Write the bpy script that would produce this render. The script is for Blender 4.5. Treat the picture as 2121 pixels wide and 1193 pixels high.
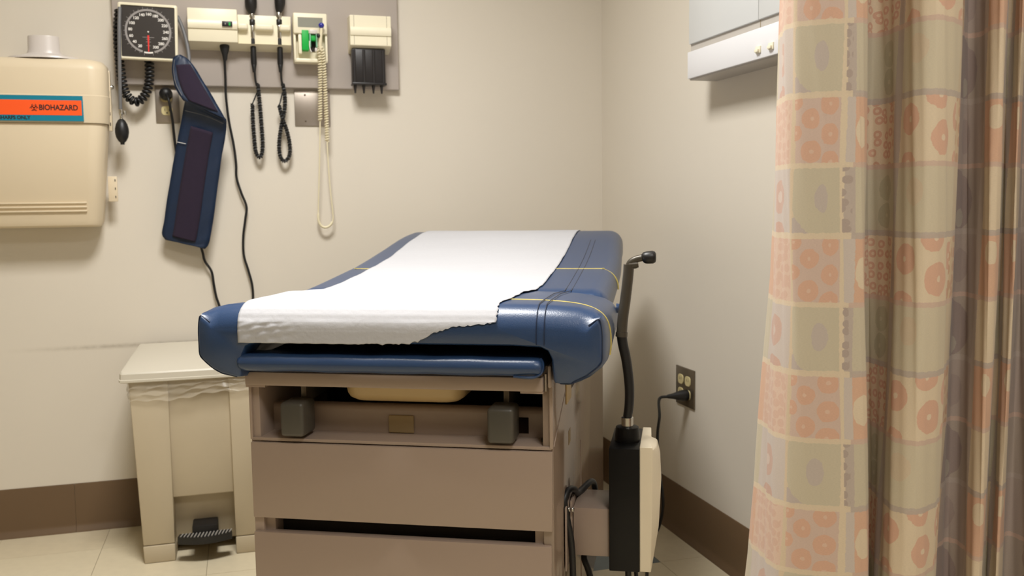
import bpy, bmesh, math, random
from mathutils import Vector, Matrix
random.seed(7)
PI = math.pi
for o in list(bpy.data.objects): bpy.data.objects.remove(o)
S = bpy.context.scene
C = S.collection

# ------------------------------------------------------------------ camera
IW, IH = 2121.0, 1193.0
YAW, PITCH, ROLL, FPX = 0.28271176, -0.09130476, -0.01328707, 1919.51
EYE = Vector((-1.241, -3.10, 1.006))
_f = Vector((math.sin(YAW)*math.cos(PITCH), math.cos(YAW)*math.cos(PITCH), math.sin(PITCH)))
_r0 = Vector((math.cos(YAW), -math.sin(YAW), 0)); _u0 = _r0.cross(_f)
_r = math.cos(ROLL)*_r0 + math.sin(ROLL)*_u0
_u = -math.sin(ROLL)*_r0 + math.cos(ROLL)*_u0
cd = bpy.data.cameras.new('camera'); cam = bpy.data.objects.new('camera', cd); C.objects.link(cam)
cd.sensor_width = 36.0; cd.lens = 36.0*FPX/IW; cd.clip_start = 0.02
m = Matrix(((_r.x, _u.x, -_f.x, EYE.x), (_r.y, _u.y, -_f.y, EYE.y), (_r.z, _u.z, -_f.z, EYE.z), (0, 0, 0, 1)))
cam.matrix_world = m
cd.dof.use_dof = True; cd.dof.focus_distance = 1.66; cd.dof.aperture_fstop = 6.3
S.camera = cam

# ------------------------------------------------------------------ world, lights, exposure
w = bpy.data.worlds.new('world'); S.world = w; w.use_nodes = True
w.node_tree.nodes['Background'].inputs[0].default_value = (0.9, 0.95, 1, 1)
w.node_tree.nodes['Background'].inputs[1].default_value = 0.01
CEIL = 2.55
def area(name, loc, sx, sy, power, col):
    l = bpy.data.lights.new(name, 'AREA'); l.shape = 'RECTANGLE'; l.size = sx; l.size_y = sy
    l.energy = power; l.color = col; l.spread = math.radians(150)      # louvred fitting
    o = bpy.data.objects.new(name, l); C.objects.link(o); o.location = loc
    return o
TROFFERS = [(-1.20, -1.38, 40.5), (-0.75, -3.20, 21.0)]
for (x, y, p) in TROFFERS:
    area('troffer_lamp', (x, y, CEIL-0.03), 0.56, 0.50, p, (1.0, 0.985, 0.955))
S.view_settings.view_transform = 'Standard'
S.view_settings.look = 'None'
S.view_settings.gamma = 1.0
S.view_settings.use_curve_mapping = False
S.view_settings.exposure = 0.0

# ------------------------------------------------------------------ measuring helpers: photo point -> point on a known plane of the room
def ray(px, py):
    return _f + _r*((px-IW/2)/FPX) - _u*((py-IH/2)/FPX)
def bk(px, py, d=0.0):
    """point standing d metres in front of the back wall (plane y=-d)"""
    r = ray(px, py); t = (-d-EYE.y)/r.y; return EYE + r*t
def rt(px, py, d=0.0):
    r = ray(px, py); t = (-d-EYE.x)/r.x; return EYE + r*t
TYAW = -0.46238691
TO = Vector((-0.990, -1.539, 0.0))
TU = Vector((math.cos(TYAW), math.sin(TYAW), 0)); TV = Vector((-math.sin(TYAW), math.cos(TYAW), 0))
def tb(px, py, v):
    """point in table coordinates (u right, v away, z up) on the plane v"""
    r = ray(px, py); t = (TV.dot(TO)+v-TV.dot(EYE))/TV.dot(r); q = EYE + r*t - TO
    return Vector((q.dot(TU), v, q.z))

# ------------------------------------------------------------------ materials
def lin(c):
    return tuple(((x/255.0)/12.92 if x/255.0 <= 0.04045 else ((x/255.0+0.055)/1.055)**2.4) for x in c)
MATS = {}
def mat(name, rgb, rough=0.5, metal=0.0, var=0.06, vscale=12.0, bump=0.0, bscale=200.0, spec=0.5, coat=0.0, trans=0.0, emit=0.0):
    if name in MATS: return MATS[name]
    m = bpy.data.materials.new(name); m.use_nodes = True
    nt = m.node_tree; b = nt.nodes['Principled BSDF']
    c = lin(rgb)
    tc = nt.nodes.new('ShaderNodeTexCoord')
    n = nt.nodes.new('ShaderNodeTexNoise'); n.inputs['Scale'].default_value = vscale; n.inputs['Detail'].default_value = 4
    nt.links.new(tc.outputs['Object'], n.inputs['Vector'])
    mx = nt.nodes.new('ShaderNodeMix'); mx.data_type = 'RGBA'
    mx.inputs[6].default_value = (*[x*(1-var) for x in c], 1); mx.inputs[7].default_value = (*[min(1, x*(1+var)) for x in c], 1)
    nt.links.new(n.outputs['Fac'], mx.inputs[0]); nt.links.new(mx.outputs[2], b.inputs['Base Color'])
    b.inputs['Roughness'].default_value = rough; b.inputs['Metallic'].default_value = metal
    b.inputs['Specular IOR Level'].default_value = spec
    b.inputs['Coat Weight'].default_value = coat
    b.inputs['Transmission Weight'].default_value = trans
    if emit:
        b.inputs['Emission Color'].default_value = (*c, 1); b.inputs['Emission Strength'].default_value = emit
    if bump:
        n2 = nt.nodes.new('ShaderNodeTexNoise'); n2.inputs['Scale'].default_value = bscale; n2.inputs['Detail'].default_value = 3
        nt.links.new(tc.outputs['Object'], n2.inputs['Vector'])
        bp = nt.nodes.new('ShaderNodeBump'); bp.inputs['Strength'].default_value = bump; bp.inputs['Distance'].default_value = 0.002
        nt.links.new(n2.outputs['Fac'], bp.inputs['Height']); nt.links.new(bp.outputs['Normal'], b.inputs['Normal'])
    MATS[name] = m
    return m
M_wall = mat('wall_paint', (221, 213, 199), 0.55, var=0.02, vscale=3, bump=0.06, bscale=350, spec=0.35)
M_ceil = mat('ceiling_paint', (235, 232, 222), 0.9)
M_base = mat('vinyl_base', (104, 82, 58), 0.45, var=0.08, vscale=5)
M_tile = mat('vinyl_tile', (212, 200, 172), 0.35, var=0.07, vscale=40)
M_tile2 = mat('vinyl_tile_warm', (209, 196, 168), 0.35, var=0.08, vscale=30)
M_tileb = mat('vinyl_tile_blue', (112, 122, 124), 0.35, var=0.1, vscale=60)
M_grout = mat('tile_joint', (120, 104, 82), 0.8)
M_blue = mat('navy_vinyl', (41, 64, 99), 0.33, var=0.08, vscale=6, bump=0.12, bscale=420, spec=0.55)
M_bluedk = mat('navy_seam', (28, 42, 68), 0.4)
M_strap = mat('yellow_cord', (196, 178, 98), 0.6)
M_taupe = mat('taupe_enamel', (160, 141, 127), 0.34, var=0.03, vscale=3, spec=0.5)
M_taupeg = mat('taupe_gloss_shaded', (140, 122, 106), 0.13, var=0.03, vscale=3, spec=0.7)  # same enamel, glossier, with the right flank's dark reflections put into its colour
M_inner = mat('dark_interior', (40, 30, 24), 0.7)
M_step = mat('charcoal_plastic', (72, 68, 60), 0.4)
M_cream = mat('cream_plastic', (238, 226, 200), 0.4, var=0.03)
M_pan = mat('tan_plastic', (190, 164, 118), 0.45, var=0.03)
M_badge = mat('badge_plastic', (158, 136, 98), 0.5)
M_black = mat('black_plastic', (24, 23, 23), 0.42, var=0.15)
M_blackm = mat('black_satin_metal', (13, 12, 12), 0.42, var=0.15, spec=0.25)
M_rubber = mat('black_rubber', (18, 18, 20), 0.45)
M_chrome = mat('chrome', (200, 198, 192), 0.18, 1.0)
M_steel = mat('brushed_steel', (176, 166, 156), 0.38, 0.85, var=0.05, vscale=80)
M_steeldk = mat('dark_steel_plate', (118, 108, 94), 0.35, 0.8, var=0.06, vscale=60)
M_pole = mat('grey_painted_steel', (76, 70, 60), 0.38, 0.3)
M_board = mat('grey_laminate', (178, 168, 160), 0.5, var=0.015, vscale=4)
M_ivory = mat('ivory_plastic', (240, 232, 206), 0.38, var=0.02)
M_ivory2 = mat('ivory_shadow_gap', (150, 138, 116), 0.6)
M_sharps = mat('beige_plastic', (222, 206, 178), 0.38, var=0.025, vscale=5, spec=0.4)
M_teal = mat('teal_print', (0, 124, 150), 0.45, var=0.02)
M_orange = mat('orange_print', (255, 92, 30), 0.45, var=0.02)
M_ink = mat('black_print', (28, 24, 26), 0.6)
M_frost = mat('frosted_plastic', (222, 214, 208), 0.3, trans=0.12, spec=0.4)
M_dial = mat('dial_black', (52, 47, 44), 0.35)
M_ring = mat('dial_ring', (150, 145, 142), 0.5)
M_white = mat('white_print', (232, 228, 222), 0.5)
M_red = mat('red_needle', (224, 48, 40), 0.5)
M_greytube = mat('grey_rubber', (112, 112, 114), 0.5)
M_cuff = mat('navy_nylon', (15, 36, 64), 0.5, var=0.2, vscale=25, bump=0.3, bscale=60)
M_velcro = mat('purple_loop', (38, 27, 46), 0.95, var=0.15, vscale=80)
M_screen = mat('lcd_grey', (142, 142, 130), 0.3)
M_green = mat('green_card', (0, 172, 62), 0.5)
M_greend = mat('green_pale', (140, 196, 165), 0.4)
M_ball = mat('blue_knob', (48, 50, 150), 0.2)
M_cord = mat('cream_cord', (232, 222, 190), 0.5)
M_spec = mat('specula_black', (34, 31, 32), 0.4)
M_view = mat('white_enamel', (230, 230, 233), 0.4, var=0.01)
M_viewp = mat('opal_acrylic', (214, 216, 216), 0.3, var=0.01)
M_viewg = mat('grey_strip', (186, 180, 172), 0.5)
M_trash = mat('trash_beige', (192, 178, 152), 0.45, var=0.05, vscale=7)
M_trashl = mat('trash_lid_beige', (203, 196, 180), 0.42, var=0.03, vscale=7)
M_paper = mat('exam_paper', (187, 187, 191), 0.85, var=0.01, vscale=30, bump=0.35, bscale=90, spec=0.2)
M_recept = mat('receptacle_ivory', (214, 200, 150), 0.4)
M_pedal = mat('grey_grip', (150, 146, 138), 0.6)
M_lens = mat('troffer_lens', (255, 250, 240), 0.4, emit=2.0)
M_slot = mat('slot_dark', (60, 50, 40), 0.8)
# liner film
def film():
    m = bpy.data.materials.new('liner_film'); m.use_nodes = True; nt = m.node_tree
    b = nt.nodes['Principled BSDF']; out = nt.nodes['Material Output']
    b.inputs['Base Color'].default_value = (*lin((214, 204, 186)), 1); b.inputs['Roughness'].default_value = 0.12
    tr = nt.nodes.new('ShaderNodeBsdfTransparent'); mx = nt.nodes.new('ShaderNodeMixShader')
    n = nt.nodes.new('ShaderNodeTexNoise'); n.inputs['Scale'].default_value = 14
    mr = nt.nodes.new('ShaderNodeMapRange'); mr.inputs[3].default_value = 0.15; mr.inputs[4].default_value = 0.5
    tc = nt.nodes.new('ShaderNodeTexCoord'); nt.links.new(tc.outputs['Object'], n.inputs['Vector'])
    nt.links.new(n.outputs['Fac'], mr.inputs[0]); nt.links.new(mr.outputs[0], mx.inputs[0])
    nt.links.new(tr.outputs[0], mx.inputs[1]); nt.links.new(b.outputs[0], mx.inputs[2]); nt.links.new(mx.outputs[0], out.inputs[0])
    return m
M_film = film()
# back wall: paint plus a scuffed line left by furniture backs
def wall_scuff():
    m = M_wall.copy(); m.name = 'wall_paint_scuffed'; nt = m.node_tree; b = nt.nodes['Principled BSDF']
    src = b.inputs['Base Color'].links[0].from_socket
    g = nt.nodes.new('ShaderNodeNewGeometry'); sp = nt.nodes.new('ShaderNodeSeparateXYZ'); nt.links.new(g.outputs['Position'], sp.inputs[0])
    def mth(op, a, bb=None):
        n = nt.nodes.new('ShaderNodeMath'); n.operation = op
        for i, x in enumerate((a, bb)):
            if x is None: continue
            if isinstance(x, (int, float)): n.inputs[i].default_value = x
            else: nt.links.new(x, n.inputs[i])
        return n.outputs[0]
    # thin horizontal streak at z~0.58, x from -1.95 to -1.5
    dz = mth('ABSOLUTE', mth('SUBTRACT', sp.outputs['Z'], 0.578))
    band = mth('SUBTRACT', 1.0, mth('MINIMUM', mth('DIVIDE', dz, 0.010), 1.0))
    fx = nt.nodes.new('ShaderNodeMapRange'); fx.inputs[1].default_value = -1.95; fx.inputs[2].default_value = -1.62; fx.inputs[3].default_value = 0; fx.inputs[4].default_value = 1
    nt.links.new(sp.outputs['X'], fx.inputs[0])
    fx2 = nt.nodes.new('ShaderNodeMapRange'); fx2.inputs[1].default_value = -1.30; fx2.inputs[2].default_value = -1.10; fx2.inputs[3].default_value = 1; fx2.inputs[4].default_value = 0
    nt.links.new(sp.outputs['X'], fx2.inputs[0])
    no = nt.nodes.new('ShaderNodeTexNoise'); no.inputs['Scale'].default_value = 55; no.inputs['Detail'].default_value = 5
    nt.links.new(g.outputs['Position'], no.inputs['Vector'])
    k = mth('MULTIPLY', mth('MULTIPLY', band, mth('MULTIPLY', fx.outputs[0], fx2.outputs[0])), mth('MULTIPLY', no.outputs['Fac'], 0.75))
    mx = nt.nodes.new('ShaderNodeMix'); mx.data_type = 'RGBA'; mx.inputs[7].default_value = (*lin((120, 105, 82)), 1)
    nt.links.new(k, mx.inputs[0]); nt.links.new(src, mx.inputs[6]); nt.links.new(mx.outputs[2], b.inputs['Base Color'])
    return m
M_wallb = wall_scuff()

# ------------------------------------------------------------------ mesh helpers
def link(o, parent=None):
    C.objects.link(o)
    if parent is not None: o.parent = parent
    return o
def obj(name, bm, m, parent=None, smooth=None, recalc=True):
    if recalc: bmesh.ops.recalc_face_normals(bm, faces=bm.faces)
    me = bpy.data.meshes.new(name); bm.to_mesh(me); bm.free()
    if m: me.materials.append(m)
    if smooth is not None:
        for p in me.polygons: p.use_smooth = True
        me.set_sharp_from_angle(angle=math.radians(smooth))
    return link(bpy.data.objects.new(name, me), parent)
def thing(name, label, cat, loc=(0, 0, 0), rz=0, group=None, ry=0):
    o = bpy.data.objects.new(name, None); o.empty_display_size = 0.05; C.objects.link(o)
    o.location = loc; o.rotation_euler = (0, ry, rz); o['label'] = label; o['category'] = cat
    if group: o['group'] = group
    return o
def tag(o, label, cat, group=None):
    o['label'] = label; o['category'] = cat
    if group: o['group'] = group
    return o
def struct(o):
    o['kind'] = 'structure'; return o
def B(): return bmesh.new()
def box(bm, x0, x1, y0, y1, z0, z1, r=0.0, seg=2):
    t = B() if r else bm
    vs = [t.verts.new(p) for p in ((x0, y0, z0), (x1, y0, z0), (x1, y1, z0), (x0, y1, z0), (x0, y0, z1), (x1, y0, z1), (x1, y1, z1), (x0, y1, z1))]
    for f in ((0, 3, 2, 1), (4, 5, 6, 7), (0, 1, 5, 4), (1, 2, 6, 5), (2, 3, 7, 6), (3, 0, 4, 7)): t.faces.new([vs[i] for i in f])
    if r:
        bmesh.ops.bevel(t, geom=list(t.edges), offset=r, offset_type='OFFSET', segments=seg, profile=0.5, affect='EDGES', clamp_overlap=True)
        merge(bm, t)
    return bm
def merge(bm, t):
    mp = {v: bm.verts.new(v.co) for v in t.verts}
    for f in t.faces:
        try: bm.faces.new([mp[v] for v in f.verts])
        except ValueError: pass
    t.free()
def bx(name, m, parent, x0, x1, y0, y1, z0, z1, r=0.0, seg=2):
    return obj(name, box(B(), x0, x1, y0, y1, z0, z1, r, seg), m, parent, 35 if r else None)
def smoothpath(pts, n=8):
    pts = [Vector(p) for p in pts]
    if len(pts) < 3: return pts
    out = []
    for i in range(len(pts)-1):
        p0 = pts[i-1] if i else pts[0]*2-pts[1]; p1 = pts[i]; p2 = pts[i+1]
        p3 = pts[i+2] if i+2 < len(pts) else pts[-1]*2-pts[-2]
        for k in range(n):
            t = k/n
            out.append(0.5*((2*p1)+(p2-p0)*t+(2*p0-5*p1+4*p2-p3)*t*t+(3*p1-p0-3*p2+p3)*t**3))
    out.append(pts[-1]); return out
def frames(pts):
    n = len(pts); T = []
    for i in range(n):
        d = pts[min(i+1, n-1)]-pts[max(i-1, 0)]
        T.append(d.normalized() if d.length > 1e-9 else Vector((0, 0, 1)))
    a = Vector((0, 0, 1)) if abs(T[0].z) < 0.9 else Vector((1, 0, 0))
    N = [(a-T[0]*a.dot(T[0])).normalized()]
    for i in range(1, n):
        v = N[-1]-T[i]*N[-1].dot(T[i]); N.append(v.normalized() if v.length > 1e-9 else N[-1])
    return T, N
def tube(bm, pts, r, seg=8, cap=True):
    pts = [Vector(p) for p in pts]; T, N = frames(pts); rings = []
    for i, p in enumerate(pts):
        b = T[i].cross(N[i]); ri = r[i] if isinstance(r, (list, tuple)) else r
        rings.append([bm.verts.new(p+(N[i]*math.cos(2*PI*k/seg)+b*math.sin(2*PI*k/seg))*ri) for k in range(seg)])
    for i in range(len(rings)-1):
        for k in range(seg): bm.faces.new((rings[i][k], rings[i][(k+1) % seg], rings[i+1][(k+1) % seg], rings[i+1][k]))
    if cap: bm.faces.new(rings[0][::-1]); bm.faces.new(rings[-1])
    return bm
def resample(pts, step):
    pts = [Vector(p) for p in pts]; out = [pts[0].copy()]; acc = 0
    for a, b in zip(pts, pts[1:]):
        L = (b-a).length; d = step-acc
        while d <= L and L > 0:
            out.append(a+(b-a)*(d/L)); d += step
        acc = L-(d-step)
    return out
def coil(bm, path, R, pitch, r, per=10, seg=5):
    """helical cord wound round a path; pitch may be a number or a function of 0..1"""
    step = 0.001; P = resample(path, step); T, N = frames(P); n = len(P); a = 0; pts = []
    accu = 0
    for i in range(n):
        pt = pitch(i/n) if callable(pitch) else pitch
        da = 2*PI*step/pt; a += da; accu += da
        if accu >= 2*PI/per or i == 0:
            # place all intermediate samples
            k = max(1, int(accu/(2*PI/per)))
            for j in range(k):
                aa = a-accu+accu*(j+1)/k; b = T[i].cross(N[i])
                off = P[max(i-1, 0)].lerp(P[i], (j+1)/k)
                pts.append(off+(N[i]*math.cos(aa)+b*math.sin(aa))*R)
            accu = 0
    return tube(bm, pts, r, seg)
def lathe(bm, prof, seg=24, o=(0, 0, 0), axis='z', sx=1.0, sy=1.0):
    o = Vector(o); rings = []
    def put(r, h, a):
        x, y = r*math.cos(a)*sx, r*math.sin(a)*sy
        if axis == 'z': v = Vector((x, y, h))
        elif axis == 'y': v = Vector((x, -h, y))      # h grows towards the room (-y)
        else: v = Vector((-h, x, y))                  # h grows towards -x
        return o+v
    for r, h in prof:
        if r < 1e-6: rings.append([bm.verts.new(put(0, h, 0))])
        else: rings.append([bm.verts.new(put(r, h, 2*PI*k/seg)) for k in range(seg)])
    for a, b in zip(rings, rings[1:]):
        for k in range(seg):
            k2 = (k+1) % seg
            if len(a) == 1 and len(b) == 1: continue
            if len(a) == 1: bm.faces.new((a[0], b[k], b[k2]))
            elif len(b) == 1: bm.faces.new((a[k], a[k2], b[0]))
            else: bm.faces.new((a[k], a[k2], b[k2], b[k]))
    if len(rings[0]) > 1: bm.faces.new(rings[0][::-1])
    if len(rings[-1]) > 1: bm.faces.new(rings[-1])
    return bm
def prism(bm, poly, y0, y1, ax='y'):
    """polygon given in the plane across axis ax, pulled from y0 to y1"""
    def P(a, b, c): return {'y': (a, c, b), 'x': (c, a, b), 'z': (a, b, c)}[ax]
    A = [bm.verts.new(P(a, b, y0)) for a, b in poly]; Bv = [bm.verts.new(P(a, b, y1)) for a, b in poly]
    bm.faces.new(A); bm.faces.new(Bv[::-1]); n = len(poly)
    for i in range(n): bm.faces.new((A[i], Bv[i], Bv[(i+1) % n], A[(i+1) % n]))
    return bm
def loft(bm, rings, closed=True, cap=True):
    R = [[bm.verts.new(p) for p in r] for r in rings]; n = len(R[0])
    for a, b in zip(R, R[1:]):
        for k in range(n if closed else n-1):
            k2 = (k+1) % n; bm.faces.new((a[k], a[k2], b[k2], b[k]))
    if cap and closed: bm.faces.new(R[0][::-1]); bm.faces.new(R[-1])
    return bm
def rrect(cx, cy, hx, hy, r, n=6):
    pts = []
    for (sx, sy, a0) in ((1, 1, 0), (-1, 1, PI/2), (-1, -1, PI), (1, -1, 3*PI/2)):
        for k in range(n+1):
            a = a0+PI/2*k/n; pts.append((cx+sx*(hx-r)+r*math.cos(a), cy+sy*(hy-r)+r*math.sin(a)))
    return pts
def text(name, s, size, m, parent, loc, rot=(PI/2, 0, 0), align='CENTER', depth=0.0004, sx=1.0, bold=0.0):
    cu = bpy.data.curves.new(name, 'FONT'); cu.body = s; cu.size = size; cu.align_x = align; cu.align_y = 'CENTER'; cu.extrude = depth; cu.offset = bold
    t = bpy.data.objects.new(name, cu); C.objects.link(t)
    me = bpy.data.meshes.new_from_object(t); bpy.data.objects.remove(t); me.materials.clear(); me.materials.append(m)
    o = bpy.data.objects.new(name, me); link(o, parent); o.location = loc; o.rotation_euler = rot; o.scale = (sx, 1, 1)
    return o
def local(o, P):       # world point -> thing-local (translation only things)
    return Vector(P)-o.location

# ================================================================== THE ROOM
XL, YF = -4.2, -5.6
def wallbox(name, m, *a): return struct(obj(name, box(B(), *a), m))
wallbox('wall_back', M_wallb, XL-0.1, 0.1, 0.0, 0.1, 0, CEIL)
wallbox('wall_right', M_wall, 0.0, 0.1, YF-0.1, 0.0, 0, CEIL)
wallbox('wall_left', M_wall, XL-0.1, XL, YF-0.1, 0.0, 0, CEIL)
wallbox('wall_front', M_wall, XL, 0.0, YF-0.1, YF, 0, CEIL)
wallbox('ceiling', M_ceil, XL-0.1, 0.1, YF-0.1, 0.1, CEIL, CEIL+0.1)
fl = wallbox('floor', M_grout, XL-0.1, 0.1, YF-0.1, 0.1, -0.1, -0.0015)
# vinyl tiles, 305 mm
TS = 0.305; g = 0.0006
tile_meshes = {}
def tile_mesh(x0, x1, y0, y1, m):
    key = (round(x1-x0, 4), round(y1-y0, 4), m.name)
    if key not in tile_meshes:
        bm = box(B(), g, x1-x0-g, g, y1-y0-g, -0.0030, 0.0); me = bpy.data.meshes.new('tile'); bmesh.ops.recalc_face_normals(bm, faces=bm.faces); bm.to_mesh(me); bm.free(); me.materials.append(m); tile_meshes[key] = me
    return tile_meshes[key]
xs = [-1.37+TS*k for k in range(-11, 6)]; ys = [-0.80+TS*k for k in range(-17, 4)]
xs = [XL]+[x for x in xs if XL < x < 0]+[0.0]; ys = [YF]+[y for y in ys if YF < y < 0]+[0.0]
for i in range(len(xs)-1):
    for j in range(len(ys)-1):
        x0, x1, y0, y1 = xs[i], xs[i+1], ys[j], ys[j+1]
        acc = abs(x0+0.455) < 0.01 and abs(y0+0.80) < 0.01
        mm = M_tileb if acc else (M_tile if (i*7+j*3) % 5 else M_tile2)
        o = bpy.data.objects.new('tile', tile_mesh(x0, x1, y0, y1, mm)); link(o, fl); o.location = (x0, y0, 0)
# cove base: sections with visible butt joints
def base_prof(L, m, name, parent):
    # profile in (depth, z), run along local x
    pr = [(0, 0), (0.016, 0), (0.014, 0.006), (0.006, 0.016), (0.0035, 0.026), (0.003, 0.149), (0.0015, 0.152), (0, 0.152)]
    bm = B(); A = [bm.verts.new((0.0004, -d, z)) for d, z in pr]; Bv = [bm.verts.new((L-0.0004, -d, z)) for d, z in pr]
    n = len(pr)
    for k in range(n): bm.faces.new((A[k], Bv[k], Bv[(k+1) % n], A[(k+1) % n]))
    bm.faces.new(A); bm.faces.new(Bv[::-1])
    return obj(name, bm, m, parent, 40)
def baseboard(name, p0, rz, joints):
    r = struct(bpy.data.objects.new(name, None)); C.objects.link(r); r.location = p0; r.rotation_euler = (0, 0, rz)
    for a, b in zip(joints, joints[1:]):
        o = base_prof(b-a, M_base, 'baseboard_section', r); o.location = (a, 0, 0)
    return r
sx = bk(156, 1040).x
baseboard('baseboard_back', (XL, 0, 0), 0, [0.0, sx-1.22-XL, sx-XL, -XL])
baseboard('baseboard_right', (0, 0, 0), -PI/2, [0.004, 1.9, 3.12, -YF])
baseboard('baseboard_left', (XL, YF, 0), PI/2, [0.0, 1.8, 3.0, -YF-0.02])
baseboard('baseboard_front', (0, YF, 0), PI, [0.02, 1.2, 2.4, -XL-0.02])
# ceiling troffers
for i, (x, y, p) in enumerate(TROFFERS):
    t = thing('ceiling_light', ['fluorescent ceiling troffer above the exam table', 'fluorescent ceiling troffer near the front of the room'][i], 'light', (x, y, CEIL), 0, 'ceiling troffers')
    bm = B()
    box(bm, -0.30, 0.30, -0.30, -0.275, -0.02, 0.0); box(bm, -0.30, 0.30, 0.275, 0.30, -0.02, 0.0)
    box(bm, -0.30, -0.285, -0.275, 0.275, -0.02, 0.0); box(bm, 0.285, 0.30, -0.275, 0.275, -0.02, 0.0)
    obj('frame', bm, M_view, t)
    bx('lens', M_lens, t, -0.284, 0.284, -0.274, 0.274, -0.010, -0.004)

# ================================================================== EXAM TABLE
T = thing('exam_table', 'taupe medical exam table with navy padded top and drawers in the corner', 'exam table', TO, TYAW)
def tbx(name, m, u0, u1, v0, v1, z0, z1, r=0.0, parent=T, seg=2): return bx(name, m, parent, u0, u1, v0, v1, z0, z1, r, seg)
UL, UR, VB = -0.279, 0.264, 1.02
tbx('side_panel', M_taupe, UL, UL+0.018, 0.004, VB, 0.10, 0.735, 0.0015)
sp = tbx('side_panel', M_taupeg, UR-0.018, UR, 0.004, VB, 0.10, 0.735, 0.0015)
# small fittings on the right flank
f1 = bx('vent_plate', M_pan, sp, UR, UR+0.003, 0.175, 0.245, 0.632, 0.72, 0.001)
bx('caution_label', M_slot, sp, UR, UR+0.0012, 0.265, 0.335, 0.645, 0.72)
bx('rating_label', M_badge, sp, UR, UR+0.0008, 0.215, 0.245, 0.545, 0.572)
bm = B(); tube(bm, [(UR+0.0003, 0.004, 0.597), (UR+0.0003, 0.36, 0.728)], 0.0011, 5); obj('panel_seam', bm, M_taupe, sp)
bm = B(); tube(bm, [(UR+0.0003, 0.43, 0.11), (UR+0.0003, 0.43, 0.50)], 0.0011, 5); obj('panel_seam', bm, M_taupe, sp)
tbx('back_panel', M_taupe, UL+0.018, UR-0.018, VB-0.018, VB, 0.10, 0.735)
tbx('plinth', M_inner, UL+0.03, UR-0.03, 0.06, VB-0.02, 0.0, 0.11)
tbx('top_deck', M_inner, UL+0.018, UR-0.018, 0.16, VB-0.018, 0.722, 0.735)
# front compartment: floor lip, left wall edge, inner panel
tbx('compartment_floor', M_taupe, UL+0.003, UR-0.003, 0.0, 0.35, 0.592, 0.598, 0.001)
tbx('compartment_back', M_inner, UL+0.018, UR-0.018, 0.32, 0.33, 0.598, 0.72)
tbx('front_edge', M_taupe, UR-0.006, UR, -0.001, 0.006, 0.594, 0.735, 0.0015)
tbx('front_edge', M_taupe, UL, UL+0.005, -0.001, 0.006, 0.594, 0.735, 0.0015)
IV = 0.06
ip = thing('inner_panel', '', ''); del ip['label']; del ip['category']; ip.parent = T
# perforated panel: pieces around two openings
def pan(u0, u1, z0, z1): return bx('panel_face', M_taupe, ip, u0, u1, IV, IV+0.004, z0, z1)
ZT = 0.639
pan(-0.262, -0.214, 0.598, ZT); pan(-0.186, 0.168, 0.598, ZT); pan(0.213, 0.262, 0.598, ZT); 
pan(-0.214, -0.186, 0.634, ZT); pan(0.168, 0.213, 0.633, ZT); pan(0.168, 0.213, 0.598, 0.604)
bm = B(); prism(bm, [(IV, ZT), (IV+0.001, ZT+0.004), (IV+0.006, ZT+0.008), (IV+0.02, ZT+0.009), (IV+0.02, ZT+0.007), (IV+0.006, ZT+0.006), (IV+0.004, ZT)], -0.262, 0.262, 'x')
obj('panel_roll', bm, M_taupe, ip, 50)
bx('badge', M_badge, T, -0.041, 0.006, IV-0.004, IV, 0.599, 0.631, 0.0035, 3)
bm = B(); lathe(bm, [(0.0, 0.6035), (0.0035, 0.6035), (0.0045, 0.6025), (0.0045, 0.598)], 8, (-0.236, 0.045, 0)); obj('screw', bm, M_slot, T)
bm = B(); lathe(bm, [(0.0, 0.6035), (0.0035, 0.6035), (0.0045, 0.6025), (0.0045, 0.598)], 8, (0.243, 0.035, 0)); obj('screw', bm, M_slot, T)
# stirrup ends (charcoal blocks) with their bars
for (u0, u1) in ((-0.216, -0.172), (0.154, 0.200)):
    s = obj('stirrup', box(B(), u0, u1, -0.015, 0.043, 0.6035, 0.6645, 0.007, 3), M_step, T, 40)
    uc = (u0+u1)/2
    bx('stirrup_bar', M_steeldk, s, uc-0.004, uc+0.006, 0.04, 0.30, 0.655, 0.684, 0.001)
# drawers
tbx('drawer', M_taupe, -0.2775, 0.2625, -0.004, 0.016, 0.4525, 0.5900, 0.002)
tbx('drawer', M_taupe, -0.2775, 0.2600, -0.004, 0.016, 0.2680, 0.4265, 0.002)
tbx('drawer', M_taupe, -0.2775, 0.2600, -0.004, 0.016, 0.1150, 0.2420, 0.002)
tbx('drawer_box', M_inner, -0.243, 0.233, 0.045, 0.34, 0.13, 0.585)
tbx('front_post', M_taupe, UL+0.009, UL+0.036, 0.012, 0.05, 0.11, 0.592, 0.001)
tbx('front_post', M_taupe, UR-0.034, UR-0.001, 0.012, 0.05, 0.11, 0.592, 0.001)
# pull-out foot tray with pad
tray = tbx('foot_tray', M_taupe, -0.2795, 0.2495, -0.012, 0.30, 0.6935, 0.7175, 0.0018)
bx('tray_rim', M_taupe, tray, -0.2775, 0.2475, -0.004, 0.002, 0.7175, 0.7225, 0.001)
bx('tray_lug', M_taupe, tray, -0.279, -0.243, -0.010, 0.05, 0.6900, 0.6935)
bx('tray_lug', M_taupe, tray, 0.211, 0.2495, -0.010, 0.05, 0.6900, 0.6935)
bx('slide_rail', M_steel, tray, 0.2515, 0.2545, -0.004, 0.30, 0.693, 0.722)
bx('slide_rail', M_taupe, tray, 0.2575, 0.2635, -0.012, 0.10, 0.700, 0.738, 0.0028)
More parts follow.
